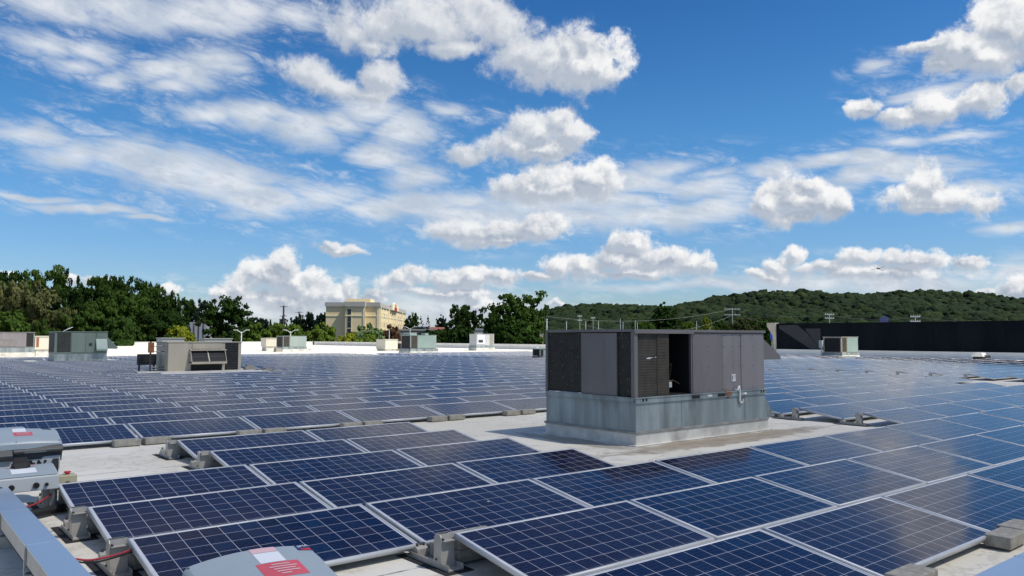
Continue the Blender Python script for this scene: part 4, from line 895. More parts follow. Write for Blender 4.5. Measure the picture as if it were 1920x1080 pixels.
# disconnect box in front of it
t = thing('disconnect_box', 'flat grey switch box with round knobs in front of the left inverter', 'switch box', (0.985, 9.44, 0.115))
mb = MB(); mb.prism([(-.28, .12), (.06, .12), (.06, .33), (-.25, .27), (-.28, .255)], 'x', 0, .60); bx = mb.build('box_body', M_LGREY, t, bevel=.008)
mb = MB(); mb.prism([(-.27, .2665), (.05, .3305), (.05, .336), (-.27, .272)], 'x', .01, .59); mb.build('box_lid', M_LID, t, bevel=.002)
for (xx, rr) in ((.10, .018), (.19, .026), (.40, .028), (.49, .017)):
    mb = MB(); mb.tube([(xx, -.305, .175), (xx, -.28, .175)], rr, 14); mb.build('knob', M_BLACK, t)
mb = MB(); mb._a([(.20, -.19, .2905), (.42, -.19, .2905), (.42, -.05, .3185), (.20, -.05, .3185)], [(0, 1, 2, 3)]); mb.build('white_sticker', M_LWHITE, t)
mb = MB(); mb.prism([(-.06, .30), (-.02, .37), (.05, .42), (.08, .35), (.05, .33)], 'x', .24, .36); mb.tube([(.22, .0, .345), (.38, .0, .345)], .03, 10); mb.build('switch_handle', M_BLACK, t)
mb = MB(); mb.box(.17, .235, .0, .05, .331, .335); mb.box(.36, .43, .0, .05, .331, .335); mb.build('red_sticker', M_LPINK, t)
mb = MB(); mb.box(.02, .06, -.2, -.16, -.115, .12); mb.box(.54, .58, -.2, -.16, -.115, .12); mb.box(.02, .06, -.02, .02, -.115, .12); mb.box(.54, .58, -.02, .02, -.115, .12); mb.build('feet', M_ALU, t)
# stop button box
t = thing('stop_button_box', 'small beige box with a red push button beside the left inverter', 'stop button', (1.635, 9.62, 0.06))
mb = MB(); mb.box(0, .18, -.12, .05, .10, .245); mb.build('box_body', paint('beige plastic', (.50, .45, .30), .4), t, bevel=.008)
mb = MB(); mb.cone((.10, -.03), .022, .02, .245, .262, 14); mb.cone((.10, -.03), .036, .034, .262, .275, 16); mb.build('push_button', M_RED, t)
mb = MB(); mb.tube([(.09, -.14, .16), (.09, -.12, .16)], .025, 12); mb.build('cable_gland', M_STEEL, t)
mb = MB(); mb.box(.07, .11, -.06, -.02, -.06, .10); mb.build('stand', M_ALU, t)

# long metal covers on feet
def cover(label, a, b, wd, segs, name='cable_tray'):
    """a: start, b: end of the centre line"""
    a, b = Vector(a), Vector(b); L = (b - a).length; ang = math.atan2((b - a).y, (b - a).x)
    t = thing(name, label, 'cable tray', a, ang, 'metal covered cable trays')
    n = segs; s = L / n
    for k in range(n):
        mb = MB(); mb.prism([(-wd / 2, .285), (-wd / 2, .300), (wd / 2, .300), (wd / 2, .285)], 'x', k * s + .002, (k + 1) * s - .004)
        mb.build('cover_plate', M_COVER, t, bevel=.003)
    mb = MB(); mb.box(0, L, -wd / 2 + .006, wd / 2 - .006, .165, .2845); mb.build('tray_body', M_ALU, t)
    mb = MB(); mb.box(0, L, -wd / 2 + .03, wd / 2 - .03, .11, .164); mb.build('gap_shade_bar', M_BLACK, t)  # black bar standing in for the shade in the gap under the tray
    for k in range(n + 1):
        x = min(L - .02, max(.02, k * s))
        mb = MB(); mb.box(x - .015, x + .015, wd / 2 - .004, wd / 2 + .008, .0, .30); mb.box(x - .015, x + .015, wd / 2 - .004, wd / 2 + .08, .0, .01); mb.box(x - .04, x + .04, -wd / 2, wd / 2, 0, .10)
        mb.build('foot', M_ALU, t)
    return t
cover('long blue grey metal cover running from the bottom left corner past the inverter', (1.045, 1.2, 0), (1.045, 9.25, 0), .205, 6)
cover('short stretch of pale blue metal cover cut by the bottom right corner', (4.6, 1.945, 0), (10.6, 1.945, 0), .205, 4)
def cable(label, pts, r, mat, n=1):
    P = [Vector(p) for p in pts]; out = []
    for i in range(len(P) - 1):
        p0, p1, p2, p3 = P[max(0, i - 1)], P[i], P[i + 1], P[min(len(P) - 1, i + 2)]
        for k in range(6):
            q = k / 6; out.append(0.5 * ((2 * p1) + (p2 - p0) * q + (2 * p0 - 5 * p1 + 4 * p2 - p3) * q * q + (3 * p1 - p0 - 3 * p2 + p3) * q ** 3))
    out.append(P[-1]); mb = MB(); mb.tube(out, r, 10)
    return tag(mb.build('cable', mat, smooth=True), label, 'cable')
M_RCAB = paint('red cable sleeve', (0.36, 0.035, 0.05), 0.45, 0, 0.15, 12)
cable('red cable bundle sagging from the metal cover to the front left bracket', [(1.12, 6.08, .285), (1.16, 6.10, .268), (1.25, 6.12, .238), (1.35, 6.19, .218), (1.50, 6.28, .208), (1.62, 6.42, .195)], .0075, M_RCAB)
cable('black cable beneath the red bundle at the front left bracket', [(1.12, 6.07, .27), (1.25, 6.11, .222), (1.35, 6.18, .202), (1.50, 6.27, .195), (1.64, 6.42, .18)], .006, M_BLACK)
cable('thin red cable below the switch box reaching the third bracket', [(1.00, 9.05, .14), (1.15, 8.98, .12), (1.35, 9.05, .12), (1.5, 9.2, .16), (1.58, 9.32, .2)], .009, M_RCAB)
cable('thick black cable lying behind the third bracket', [(1.16, 8.86, .05), (1.22, 8.86, .06), (1.4, 8.95, .06), (1.62, 9.1, .05)], .040, M_BLACK)

# ------------------------------------------------------------------ vegetation
def foliage_mat(name, col, col2, tr=0.25):
    if name in MATS: return MATS[name]
    mt = bpy.data.materials.new(name); mt.use_nodes = True; T = NT(mt.node_tree); T.n.clear()
    out = T.n.new('ShaderNodeOutputMaterial'); df = T.n.new('ShaderNodeBsdfDiffuse'); tl = T.n.new('ShaderNodeBsdfTranslucent'); mx = T.n.new('ShaderNodeMixShader')
    tc = T.n.new('ShaderNodeTexCoord').outputs['Object']; rnd = T.n.new('ShaderNodeObjectInfo').outputs['Random']
    gi = T.n.new('ShaderNodeNewGeometry').outputs['Random Per Island']
    n = T.noise(T.v('ADD', tc, T.xyz(T.m('MULTIPLY', rnd, 90.0), 0.0, 0.0)), 0.30, 4, 0.6)
    c = T.mix(T.ss(n, 0.32, 0.66), tuple(q * FK for q in col) + (1,), tuple(q * FK for q in col2) + (1,))
    c = T.mix(T.m('MULTIPLY', T.m('SUBTRACT', gi, 0.2), 0.4, clamp=True), c, tuple(min(1, x * 1.9) for x in col2) + (1,))
    c = T.mix(T.m('MULTIPLY', rnd, 0.25), c, tuple(x * 0.7 for x in col) + (1,))
    T.l.new(c, df.inputs[0]); T.l.new(T.mix(1.0, c, (1.1, 1.25, 0.6, 1), 'MULTIPLY'), tl.inputs[0])
    mx.inputs[0].default_value = tr; T.l.new(df.outputs[0], mx.inputs[1]); T.l.new(tl.outputs[0], mx.inputs[2]); T.l.new(mx.outputs[0], out.inputs[0])
    MATS[name] = mt; return mt
FK = 1.55
FOL = {'dark': ((0.009, 0.019, 0.006), (0.022, 0.042, 0.010)), 'mid': ((0.014, 0.030, 0.007), (0.038, 0.066, 0.014)),
       'olive': ((0.032, 0.038, 0.014), (0.080, 0.085, 0.036)), 'light': ((0.035, 0.062, 0.010), (0.085, 0.125, 0.020)),
       'yellow': ((0.060, 0.080, 0.008), (0.150, 0.165, 0.018)), 'sage': ((0.045, 0.075, 0.030), (0.095, 0.135, 0.060)),
       'red': ((0.030, 0.018, 0.012), (0.070, 0.035, 0.022)), 'blue': ((0.006, 0.012, 0.009), (0.013, 0.023, 0.014))}
def crown_arrays(seed, shape, nclump, per, size, cr):
    """leaf quads in clumps spread through a crown of unit height and about unit width"""
    r = np.random.RandomState(seed)
    lobes = []
    if shape == 'cone':
        for k in range(9):
            h = 0.12 + 0.84 * k / 8; w = 0.30 * (1 - k / 8.5) + 0.03; lobes.append((r.normal(0, .02), r.normal(0, .02), h, w, w, 0.10))
    elif shape == 'bush':
        for k in range(7): a = r.uniform(0, 6.28); d = r.uniform(0, .28); lobes.append((d * math.cos(a), d * math.sin(a), r.uniform(.35, .72), r.uniform(.2, .3), r.uniform(.2, .3), r.uniform(.22, .3)))
        lobes.append((0, 0, .4, .42, .42, .4))
    elif shape == 'dome':
        lobes = [(0, 0, .42, .44, .44, .34), (0, 0, .66, .30, .30, .30), (.04, 0, .82, .15, .15, .17)]
        for k in range(8): a = r.uniform(0, 6.28); h = r.uniform(.3, .72); d = .36 * (1.05 - h); lobes.append((d * math.cos(a), d * math.sin(a), h, .18, .18, .16))
    else:
        for k in range(17):
            a = r.uniform(0, 6.28); h = r.uniform(.20, .86); d = r.uniform(.10, .34) * math.sqrt(max(.08, 1 - ((h - .5) / .5) ** 2)) * 1.25
            s = r.uniform(.17, .30); lobes.append((d * math.cos(a), d * math.sin(a), h, s, s, s * r.uniform(.42, .62)))
        lobes += [(0, 0, .5, .36, .36, .36), (0, 0, .3, .40, .40, .22)]
    lobes = np.array(lobes); wt = (lobes[:, 3] * lobes[:, 5]); wt /= wt.sum()
    k = r.choice(len(lobes), nclump, p=wt); L = lobes[k]
    d = r.normal(size=(nclump, 3)); d /= np.linalg.norm(d, axis=1)[:, None]
    rad = r.uniform(.55, 1.03, nclump)[:, None]
    C = L[:, :3] + d * L[:, 3:6] * rad
    cs = cr * r.uniform(.6, 1.35, nclump)
    n = nclump * per
    C[:, 2] = (C[:, 2] - .5) * 1.0 + .5
    ci = np.repeat(np.arange(nclump), per)
    off = r.normal(size=(n, 3)); off /= np.linalg.norm(off, axis=1)[:, None]; off *= (r.uniform(0.2, 1, n) ** .5)[:, None] * cs[ci][:, None]; off[:, 2] *= .55
    P = C[ci] + off
    nrm = off / (np.linalg.norm(off, axis=1)[:, None] + 1e-9) * .9 + d[ci] * .5 + r.normal(size=(n, 3)) * .55 + np.array([0, 0, .35]); nrm /= np.linalg.norm(nrm, axis=1)[:, None]
    a = np.cross(nrm, r.normal(size=(n, 3))); a /= np.linalg.norm(a, axis=1)[:, None]; b = np.cross(nrm, a)
    s = (size * r.uniform(.6, 1.3, n))[:, None]
    Q = np.stack([P - a * s - b * s * .6, P + a * s - b * s * .5, P + a * s * .8 + b * s * .7, P - a * s * .7 + b * s * .6], 1)
    Q = Q.reshape(-1, 3); lo, hi = np.percentile(Q[:, 2], [0.5, 99.3]); Q[:, 2] = (Q[:, 2] - hi) / (hi - lo) * (1 - (.06 if shape in ('bush', 'cone') else .14)) + 1.0
    hw = np.percentile(np.abs(Q[:, :2]), 97.0); Q[:, :2] *= .5 / hw
    return Q, np.arange(n * 4).reshape(-1, 4)
VARS = {'b0': ('broad', 11, 300, 44, .0170, .060), 'b1': ('broad', 23, 300, 44, .0170, .060), 'b2': ('broad', 37, 300, 44, .0170, .062), 'b3': ('broad', 51, 300, 44, .0165, .058),
        'dome': ('dome', 5, 330, 44, .0165, .050), 'bush': ('bush', 7, 190, 44, .024, .07), 'bush2': ('bush', 17, 190, 44, .024, .07), 'cone': ('cone', 3, 110, 30, .014, .035)}
CROWN, TRUNK = {}, {}
M_BARK = paint('bark', (0.05, 0.042, 0.033), 0.9, 0, .3, 3)
def crown_me(v, kind):
    k = (v, kind)
    if k in CROWN: return CROWN[k]
    sh, seed, nc, per, size, cr = VARS[v]
    base = next((m_ for (a, b), m_ in CROWN.items() if a == v), None)
    if base is None: Vx, Fx = crown_arrays(seed, sh, nc, per, size, cr); me = np_mesh('crown_' + v, Vx, Fx)
    else: me = base.copy(); me.materials.clear()
    me.materials.append(foliage_mat('foliage ' + kind, *FOL[kind])); CROWN[k] = me; return me
def trunk_me(v):
    if v in TRUNK: return TRUNK[v]
    r = random.Random(len(v) * 7 + ord(v[-1])); mb = MB(); mb.tube([(0, 0, 0), (.004, .003, .25), (-.004, .002, .5), (0, 0, .78)], .022, 8, .006)
    for k in range(7):
        a = r.uniform(0, 6.28); h = r.uniform(.22, .6); d = r.uniform(.15, .3)
        mb.tube([(0, 0, h), (d * .5 * math.cos(a), d * .5 * math.sin(a), h + .07), (d * math.cos(a), d * math.sin(a), h + .18)], .009, 5, .003)
    me = bpy.data.meshes.new('trunk_' + v); me.from_pydata(mb.v, [], mb.f); me.materials.append(M_BARK); TRUNK[v] = me; return me
def pix_pos(x, y, dist):            # only used to turn measured bearings into plan positions
    d = FW + RT * (x - 960) / FOC - UP * (y - 540) / FOC; d = d / math.hypot(d[0], d[1]); return CAM + d * dist
def tree(x, ytop, wpx, dist, kind, v, label, zb=-8.0, name='tree'):
    p = pix_pos(x, ytop, dist); h = p[2] - zb; depth = (p - CAM) @ FW; w = wpx / FOC * depth / math.sqrt(1 + ((x - 960) / FOC) ** 2)
    uw = {'cone': .9}.get(v, .88)
    t = thing(name, label, 'tree' if name == 'tree' else 'shrub', (p[0], p[1], zb), random.Random(int(x * 7 + ytop)).uniform(0, 6.28), 'trees beyond the roof' if name == 'tree' else 'shrubs beyond the parapet')
    s = w / uw; t.scale = (s, s, h)
    link('crown', crown_me(v, kind), None, t); link('trunk', trunk_me(v), None, t); return t
TREES = [
 (-22, 522, 120, 180, 'mid', 'b0', 'leafy tree cut by the left edge of the photo'),
 (20, 514, 74, 183, 'dark', 'b1', 'dark ragged treetop against cloud, second from the left edge'),
 (72, 509, 96, 181, 'mid', 'b2', 'tall leafy green tree with the highest crown in the left wood'),
 (38, 531, 118, 166, 'olive', 'b3', 'broad olive grey tree in front of the darker left wood'),
 (126, 513, 62, 187, 'dark', 'b0', 'dark thin crowned tree with sky showing through, above the green unit'),
 (142, 543, 104, 174, 'dark', 'b2', 'dark round tree directly above the grey green unit'),
 (186, 524, 74, 179, 'mid', 'b1', 'green treetop right of the thin crowned dark tree'),
 (208, 522, 56, 183, 'dark', 'b3', 'narrow dark treetop at the middle of the left wood'),
 (240, 527, 80, 181, 'dark', 'b0', 'dark broad tree right of the middle of the left wood'),
 (270, 530, 52, 184, 'dark', 'b2', 'small dark round topped tree on the falling right half of the left wood'),
 (288, 538, 40, 182, 'mid', 'b1', 'small pointed treetop beside the little white cloud'),
 (302, 548, 70, 177, 'dark', 'b3', 'dark tree near the right end of the left wood, above the beige unit'),
 (328, 563, 66, 175, 'dark', 'b1', 'last dark tree at the right end of the left wood'),
 (252, 558, 124, 168, 'mid', 'b2', 'large green tree in the front rank between green unit and beige unit'),
 (200, 566, 112, 163, 'mid', 'b0', 'green tree in the front rank just right of the green unit'),
 (8, 588, 100, 158, 'mid', 'bush', 'round green bushy tree above the purple unit at the left edge'),
 (80, 607, 54, 156, 'mid', 'bush2', 'small round tree between the purple unit and the green unit'),
 (110, 582, 90, 162, 'olive', 'b1', 'low olive tree behind the left part of the green unit'),
 (160, 586, 84, 160, 'mid', 'b3', 'low green tree behind the right part of the green unit'),
 (302, 586, 108, 163, 'dark', 'b0', 'dark low tree behind the left end of the beige unit'),
 (228, 600, 80, 157, 'dark', 'bush', 'dark bush right of the green unit hood'),
 (363, 564, 44, 330, 'blue', 'b1', 'far blackish tree behind the apartment block, left one'),
 (392, 574, 50, 334, 'blue', 'b2', 'far blackish tree behind the apartment block, right one'),
 (430, 561, 92, 200, 'mid', 'b0', 'large round green tree right of the apartment block'),
 (484, 597, 24, 420, 'blue', 'b1', 'tiny far dark tree just right of the large round tree'),
 (500, 600, 24, 424, 'blue', 'b3', 'tiny far dark tree left of the taller utility pole'),
 (532, 597, 20, 378, 'blue', 'dome', 'small dark dome shaped tree at the foot of the taller utility pole'),
 (560, 599, 26, 380, 'blue', 'b2', 'far black tree at the foot of the shorter utility pole'),
 (575, 588, 36, 383, 'blue', 'b0', 'far black tree right of the shorter utility pole'),
 (594, 591, 36, 386, 'blue', 'b1', 'far black tree in the middle of the row left of the hotel'),
 (611, 588, 34, 382, 'blue', 'b3', 'far black tree touching the left edge of the hotel'),
 (864, 575, 58, 190, 'dark', 'b3', 'dark dome shaped tree left of the biggest round tree at centre'),
 (962, 553, 98, 180, 'mid', 'b2', 'big full green tree just left of the large grey unit'),
 (926, 588, 42, 176, 'mid', 'b1', 'lower green tree at the left foot of the big full tree'),
 (774, 590, 28, 300, 'dark', 'b0', 'dark tree touching the right end of the hotel'),
 (827, 596, 26, 380, 'blue', 'dome', 'far dark dome tree above the red brown roof'),
 (790, 594, 15, 400, 'blue', 'cone', 'far dark conifer behind the white house, left one'),
 (803, 593, 15, 404, 'blue', 'cone', 'far dark conifer behind the white house, right one'),
 (898, 606, 16, 300, 'dark', 'b3', 'small dark tree in the gap between the two central trees'),
 (1247, 575, 52, 330, 'dark', 'dome', 'dark dome shaped tree standing before the hill above the large unit'),
 (1324, 596, 22, 300, 'yellow', 'dome', 'small bright yellow green tree before the hill above the large unit'),
 (1290, 605, 40, 306, 'light', 'b1', 'light green tree before the hill right of the dark dome tree'),
 (1352, 603, 40, 310, 'mid', 'b0', 'green tree before the hill right of the bright yellow green tree'),
 (1390, 596, 52, 300, 'olive', 'b2', 'pale olive tree before the hill above the right end of the large unit'),
 (1426, 600, 44, 304, 'mid', 'b3', 'green tree just left of the tan pier of the dark wall'),
 (1205, 604, 46, 308, 'mid', 'b3', 'green tree before the hill left of the dark dome tree'),
]
SHRUBS = [
 (336, 616, 62, 160, 'yellow', 'bush', 'bright yellow green shrub in front of the apartment block'),
 (486, 612, 60, 176, 'light', 'bush2', 'light green shrub mass right of the double lamp post'),
 (520, 609, 58, 180, 'light', 'b1', 'light green treelike shrub left of the small pale unit'),
 (552, 613, 46, 175, 'light', 'bush', 'green shrub right above the small pale unit'),
 (600, 611, 52, 173, 'light', 'bush2', 'round green shrub at the left foot of the hotel'),
 (652, 627, 34, 165, 'yellow', 'bush', 'small yellow green shrub beneath the hotel windows'),
 (687, 613, 56, 181, 'sage', 'bush2', 'sage green rounded shrub at the hotel corner'),
 (688, 629, 42, 166, 'light', 'bush', 'low bright green shrub below the sage shrub'),
 (733, 615, 44, 186, 'red', 'bush2', 'dark red leaved shrub in front of the hotel'),
 (864, 614, 52, 172, 'dark', 'bush', 'dark low shrub under the dome shaped tree'),
 (806, 621, 76, 240, 'dark', 'bush', 'dark low bushes in front of the low grey building'),
 (968, 606, 78, 170, 'mid', 'bush2', 'green undergrowth at the foot of the big full tree'),
]
for a in TREES: tree(*a)
for a in SHRUBS: tree(*a, name='shrub')

# ------------------------------------------------------------------ wooded hill
PROF = [(0, 0.55), (18, 0.6), (24, 0.75), (30, 0.5), (37, 0.55), (39.5, 1.35), (40.9, 1.75), (42.8, 2.15), (46.7, 2.3), (50.5, 2.38), (52.2, 2.6), (53.4, 2.78), (55.9, 3.0), (58.7, 3.1), (60.4, 3.12), (61.5, 3.0), (62.8, 3.12), (66, 3.16), (67.2, 2.95), (69, 2.72), (70.7, 2.5), (72.4, 2.3), (78, 1.9), (88, 1.2)]
PA = np.array(PROF)
def ridge(az): return np.interp(az, PA[:, 0], PA[:, 1])
RIDGE = 860.0
def hill_z(az, r):
    top = RIDGE * np.tan(np.radians(ridge(az))) + 1.8 - 9.0
    k = np.clip((r - 330.0) / (RIDGE - 330.0), 0, 1.35); s = np.where(k < 1, k ** 1.25 * (1.0), 1 - (k - 1) * 0.9)
    base = -8.0
    return base + (np.maximum(top, -4) - base) * s + 3.0 * np.sin(r * .02 + az * .5) * np.clip(k, 0, 1) * (ridge(az) > 1)
azs = np.linspace(-2, 92, 190); rs = np.linspace(330, 1100, 40)
AZ, RR = np.meshgrid(azs, rs, indexing='ij'); Z = hill_z(AZ, RR)
V = np.stack([RR * np.sin(np.radians(AZ)), RR * np.cos(np.radians(AZ)), Z], -1).reshape(-1, 3)
i, j = np.meshgrid(np.arange(189), np.arange(39), indexing='ij'); a = i * 40 + j
F = np.stack([a, a + 1, a + 41, a + 40], -1).reshape(-1, 4)
o = link('hill', np_mesh('hill', V, F, True), paint('forest floor', (0.02, 0.03, 0.01), .9)); tag(o, kind='structure')
def blob_variants(n):
    import bmesh
    out = []
    for k in range(n):
        bm = bmesh.new(); bmesh.ops.create_icosphere(bm, subdivisions=3, radius=1.0)
        for v in bm.verts:
            p = v.co.copy(); q = mnoise.noise(p * 1.3 + Vector((k * 9.1, 0, 0))) * .34 + mnoise.noise(p * 3.1 + Vector((k * 5, 3, 0))) * .26 + mnoise.noise(p * 6.5 + Vector((k * 5, 8, 0))) * .16
            v.co = p * (1 + q); v.co.z *= .82
        V = np.array([v.co[:] for v in bm.verts]); F = np.array([[x.index for x in f.verts] for f in bm.faces]); F = F[V[F].mean(1)[:, 2] > -.45]; out.append((V, F)); bm.free()
    return out
BV = blob_variants(7)
def forest():
    r = np.random.RandomState(4); Vs, Fs, n = [], [], 0
    pts = []
    for _ in range(17000):
        az = r.uniform(-1, 86); rr = math.sqrt(r.uniform(340 ** 2, 900 ** 2))
        if az < 38.5:
            if r.rand() < .80 or rr < 600: continue
        pts.append((az, rr))
    pts.sort()
    for (az, rr) in pts:
        z = float(hill_z(np.array(az), np.array(rr))); s = 2.5 + 3.6 * r.rand() ** 1.6; V, F = BV[r.randint(7)]
        t = r.uniform(0, 6.28); c, q = math.cos(t), math.sin(t); h = s * r.uniform(.9, 1.35)
        W = np.stack([(V[:, 0] * c - V[:, 1] * q) * s, (V[:, 0] * q + V[:, 1] * c) * s, V[:, 2] * h], 1) + np.array([rr * math.sin(R(az)), rr * math.cos(R(az)), z + 2.6 + r.uniform(0, 2.4)])
        Vs.append(W); Fs.append(F + n); n += len(V)
    mt = bpy.data.materials.new('forest canopy'); mt.use_nodes = True; T = NT(mt.node_tree); P = T.n['Principled BSDF']
    g = T.n.new('ShaderNodeNewGeometry'); pos = g.outputs['Position']; isl = g.outputs['Random Per Island']
    n1 = T.noise(pos, .010, 3, .6); n2 = T.noise(pos, .9, 4, .7); n3 = T.noise(pos, .028, 4, .6)
    c = T.mix(T.ss(isl, 0.0, 1.0), (0.008, 0.020, 0.006, 1), (0.019, 0.038, 0.009, 1))
    c = T.mix(T.m('MULTIPLY', T.ss(isl, 0.90, 0.97), 0.7), c, (0.045, 0.065, 0.014, 1))
    c = T.mix(T.m('MULTIPLY', T.ss(n1, 0.45, 0.6), .5), c, (0.013, 0.033, 0.014, 1))
    c = T.mix(T.ss(n2, 0.40, 0.62), T.mix(1.0, c, (.55, .58, .58, 1), 'MULTIPLY'), c)
    c = T.mix(T.m('MULTIPLY', T.ss(n3, .42, .62), .5), c, (0.020, 0.034, 0.009, 1))
    T.l.new(c, P.inputs['Base Color']); P.inputs['Roughness'].default_value = .9; P.inputs['Specular IOR Level'].default_value = .15
    bn = T.n.new('ShaderNodeBump'); bn.inputs['Strength'].default_value = 1.0; bn.inputs['Distance'].default_value = 1.2
    T.l.new(T.noise(pos, .8, 5, .7), bn.inputs['Height']); T.l.new(bn.outputs[0], P.inputs['Normal'])
    o = link('forest', np_mesh('forest', np.concatenate(Vs), np.concatenate(Fs)), mt); tag(o, 'dense green forest covering the long hill', 'forest', None, 'stuff')
forest()

# ------------------------------------------------------------------ buildings beyond
def hz(x, y, W): d = FW + RT * (x - 960) / FOC - UP * (y - 540) / FOC; return CAM[2] + d[2] * math.hypot(W[0], W[1]) / math.hypot(d[0], d[1])
def hotel():
    Bp = pix_pos(711, 600, 250.0); rot = R(-38); W = 16.6; L = 74.0
    ux = np.array([math.cos(rot), math.sin(rot)]); A = Bp[:2] - ux * W
    top = hz(711, 567, Bp) + 8; band = hz(711, 592.3, Bp) + 8
    wall = paint('hotel stucco', (0.78, 0.635, 0.37), .8, 0, .04, .3); trim = paint('hotel trim', (0.80, 0.72, 0.50), .8, 0, .03, .3); corn = paint('hotel cornice', (0.42, 0.40, 0.36), .8); glass = paint('dark window', (.03, .035, .045), .15)
    t = thing('hotel', 'tall cream hotel with a red emblem over its long side', 'building', (A[0], A[1], -8.0), rot)
    mb = MB(); mb.box(0, W, 0, L, 0, top - .6); mb.build('main_block', wall, t)
    mb = MB(); mb.box(W * .39, W * .74, -2.3, 0, 0, top - .5); mb.build('stair_bay', wall, t)
    mb = MB(); mb.box(-.3, W * .385, -.35, 0, top - 1.3, top); mb.box(W * .375, W * .755, -2.65, -.35, top - 1.4, top + .1); mb.box(W * .757, W + .3, -.35, 0, top - 1.3, top); mb.box(W, W + .35, 0, L, top - 1.5, top - .5); mb.box(-.2, W, 0, L, top - .6, top)
    mb.build('cornice', corn, t)
    mb = MB(); mb.box(-.05, W * .388, -.12, 0, band - .15, band + .15); mb.box(W * .386, W * .744, -2.42, -2.3, band - .15, band + .15); mb.box(W * .744, W + .12, -.12, 0, band - .15, band + .15); mb.box(W, W + .12, 0, L, band - .15, band + .15)
    mb.build('string_course', trim, t)
    mb = MB(); mb.box(W * .72, W * .76, -2.45, -2.3, 0, top - 1.4); mb.box(W * .96, W + .15, -.15, 0, 0, top - 1.3); mb.build('corner_pilaster', trim, t)
    mb = MB(); mb.box(W * .35, W * .8, 3, 12, top, top + 1.3); mb.build('penthouse', wall, t)
    fl = [hz(660, y, Bp) + 8 for y in (585, 598, 609, 621.5)]
    for z in fl:
        f = MB(); f.box(W * .425, W * .50, -2.34, -2.29, z - .85, z + .85); o = f.build('window', glass, t)
        f = MB(); f.box(W * .418, W * .425, -2.38, -2.3, z - .95, z + .95); f.box(W * .50, W * .507, -2.38, -2.3, z - .95, z + .95); f.build('window_frame', trim, o)
    n = 11
    for k in range(n + 1):
        y = 1.5 + k * (L - 3) / n
        mb = MB(); mb.box(W, W + (.45 if k % 3 == 0 else .22), y - .45, y + .45, 0, top - 1.5); mb.build('pilaster', trim, t)
    for k in range(n):
        y = 1.5 + (k + .5) * (L - 3) / n
        for q in range(6):
            z = 2.2 + q * (top - 4.5) / 5.6
            f = MB(); f.box(W, W + .06, y - 1.0, y + 1.0, z - .75, z + .75); f.build('window', paint('pale window', (.42, .36, .25), .3), t)
    # raised gable with the emblem
    y0, y1 = 25.0, 43.0; ym = (y0 + y1) / 2
    mb = MB(); mb.prism([(y0, top - 1.5), (y1, top - 1.5), (y1, top + .5), (ym + 4.5, top + .7), (ym + 3, top + 1.2), (ym - 3, top + 1.2), (ym - 4.5, top + .7), (y0, top + .5)], 'x', W + .36, W + .9); mb.build('sign_gable', trim, t)
    red = paint('sign red', (.45, .02, .03), .5)
    mb = MB(); mb.prism([(ym - 1.0, top - .5), (ym + 1.0, top - .5), (ym + 1.3, top + .3), (ym, top + 1.0), (ym - 1.3, top + .3)], 'x', W + .9, W + 1.0); mb.build('sign_emblem', red, t)
    mb = MB()
    for k in range(7): mb.box(W + .9, W + 1.0, ym - 3.4 + k * 1.0, ym - 2.7 + k * 1.0, top - 1.7, top - .5)
    mb.build('sign_lettering', red, t)
hotel()
def house(label, x, ytop, wpx, dist, depth, wallm, roofm, rt='flat', rot=-.5, name='building', base=-8.0, win=None):
    p = pix_pos(x, ytop, dist); dz = (p - CAM) @ FW; w = wpx / FOC * dz; h = p[2] - base
    t = thing(name, label, 'building', (p[0], p[1], base), rot)
    mb = MB(); mb.box(-w / 2, w / 2, 0, depth, 0, h - (1.8 if rt == 'gable' else .5)); mb.build('wall', wallm, t)
    mb = MB()
    if rt == 'gable': mb.prism([(-.4, h - 1.8), (depth + .4, h - 1.8), (depth / 2, h)], 'x', -w / 2 - .4, w / 2 + .4)
    else: mb.box(-w / 2 - .2, w / 2 + .2, -.2, depth + .2, h - .5, h)
    mb.build('roof', roofm, t)
    if win:
        cols, rowz, gm = win
        for k in range(cols):
            for z in rowz:
                xx = -w / 2 + (k + .5) * w / cols; mb = MB(); mb.box(xx - w / cols * .22, xx + w / cols * .22, -.06, 0, h - z - .8, h - z + .8); mb.build('window', gm, t)
    return t, w, h
M_PALE = paint('pale siding', (.26, .27, .29), .8); M_DKROOF = paint('dark shingle', (.05, .05, .055), .9); M_GLS = paint('dark window', (.03, .035, .045), .15)
t, w, h = house('grey apartment block with vertical strips among the left trees', 368, 604, 38, 300, 14, M_PALE, paint('grey fascia', (.22, .24, .27), .8), rot=-.45, win=(5, (2.6, 5.4, 8.2), M_GLS))
for k in range(5):
    mb = MB(); mb.box(-w / 2 + k * w / 4.6, -w / 2 + k * w / 4.6 + .9, -.5, 0, 0, h - .3); mb.build('pier', M_PALE, t)
house('small white house before the two far conifers', 795, 606, 24, 420, 12, paint('white siding', (.62, .62, .6), .8), M_PALE, 'gable', win=(3, (3.4,), M_GLS))
house('red brown roofed house left of the dome shaped tree', 822, 613, 26, 300, 14, paint('brick', (.12, .06, .04), .9), paint('red brown roof', (.16, .06, .04), .9), 'gable')
house('low grey building with a flat roof right of the hotel', 782, 617, 66, 262, 16, paint('grey block', (.16, .16, .16), .9), paint('grey roof', (.24, .24, .24), .9))
house('small pale building between the two central trees', 897, 616, 16, 230, 10, paint('pale block', (.5, .47, .4), .9), M_PALE)
house('dark roofed house at the left side of the hotel', 612, 611, 16, 262, 12, paint('brown wall', (.12, .09, .07), .9), M_DKROOF, 'gable')
house('low tan building left of the large unit beside the big tree', 1010, 618, 18, 200, 12, paint('tan block', (.35, .32, .24), .9), M_PALE)

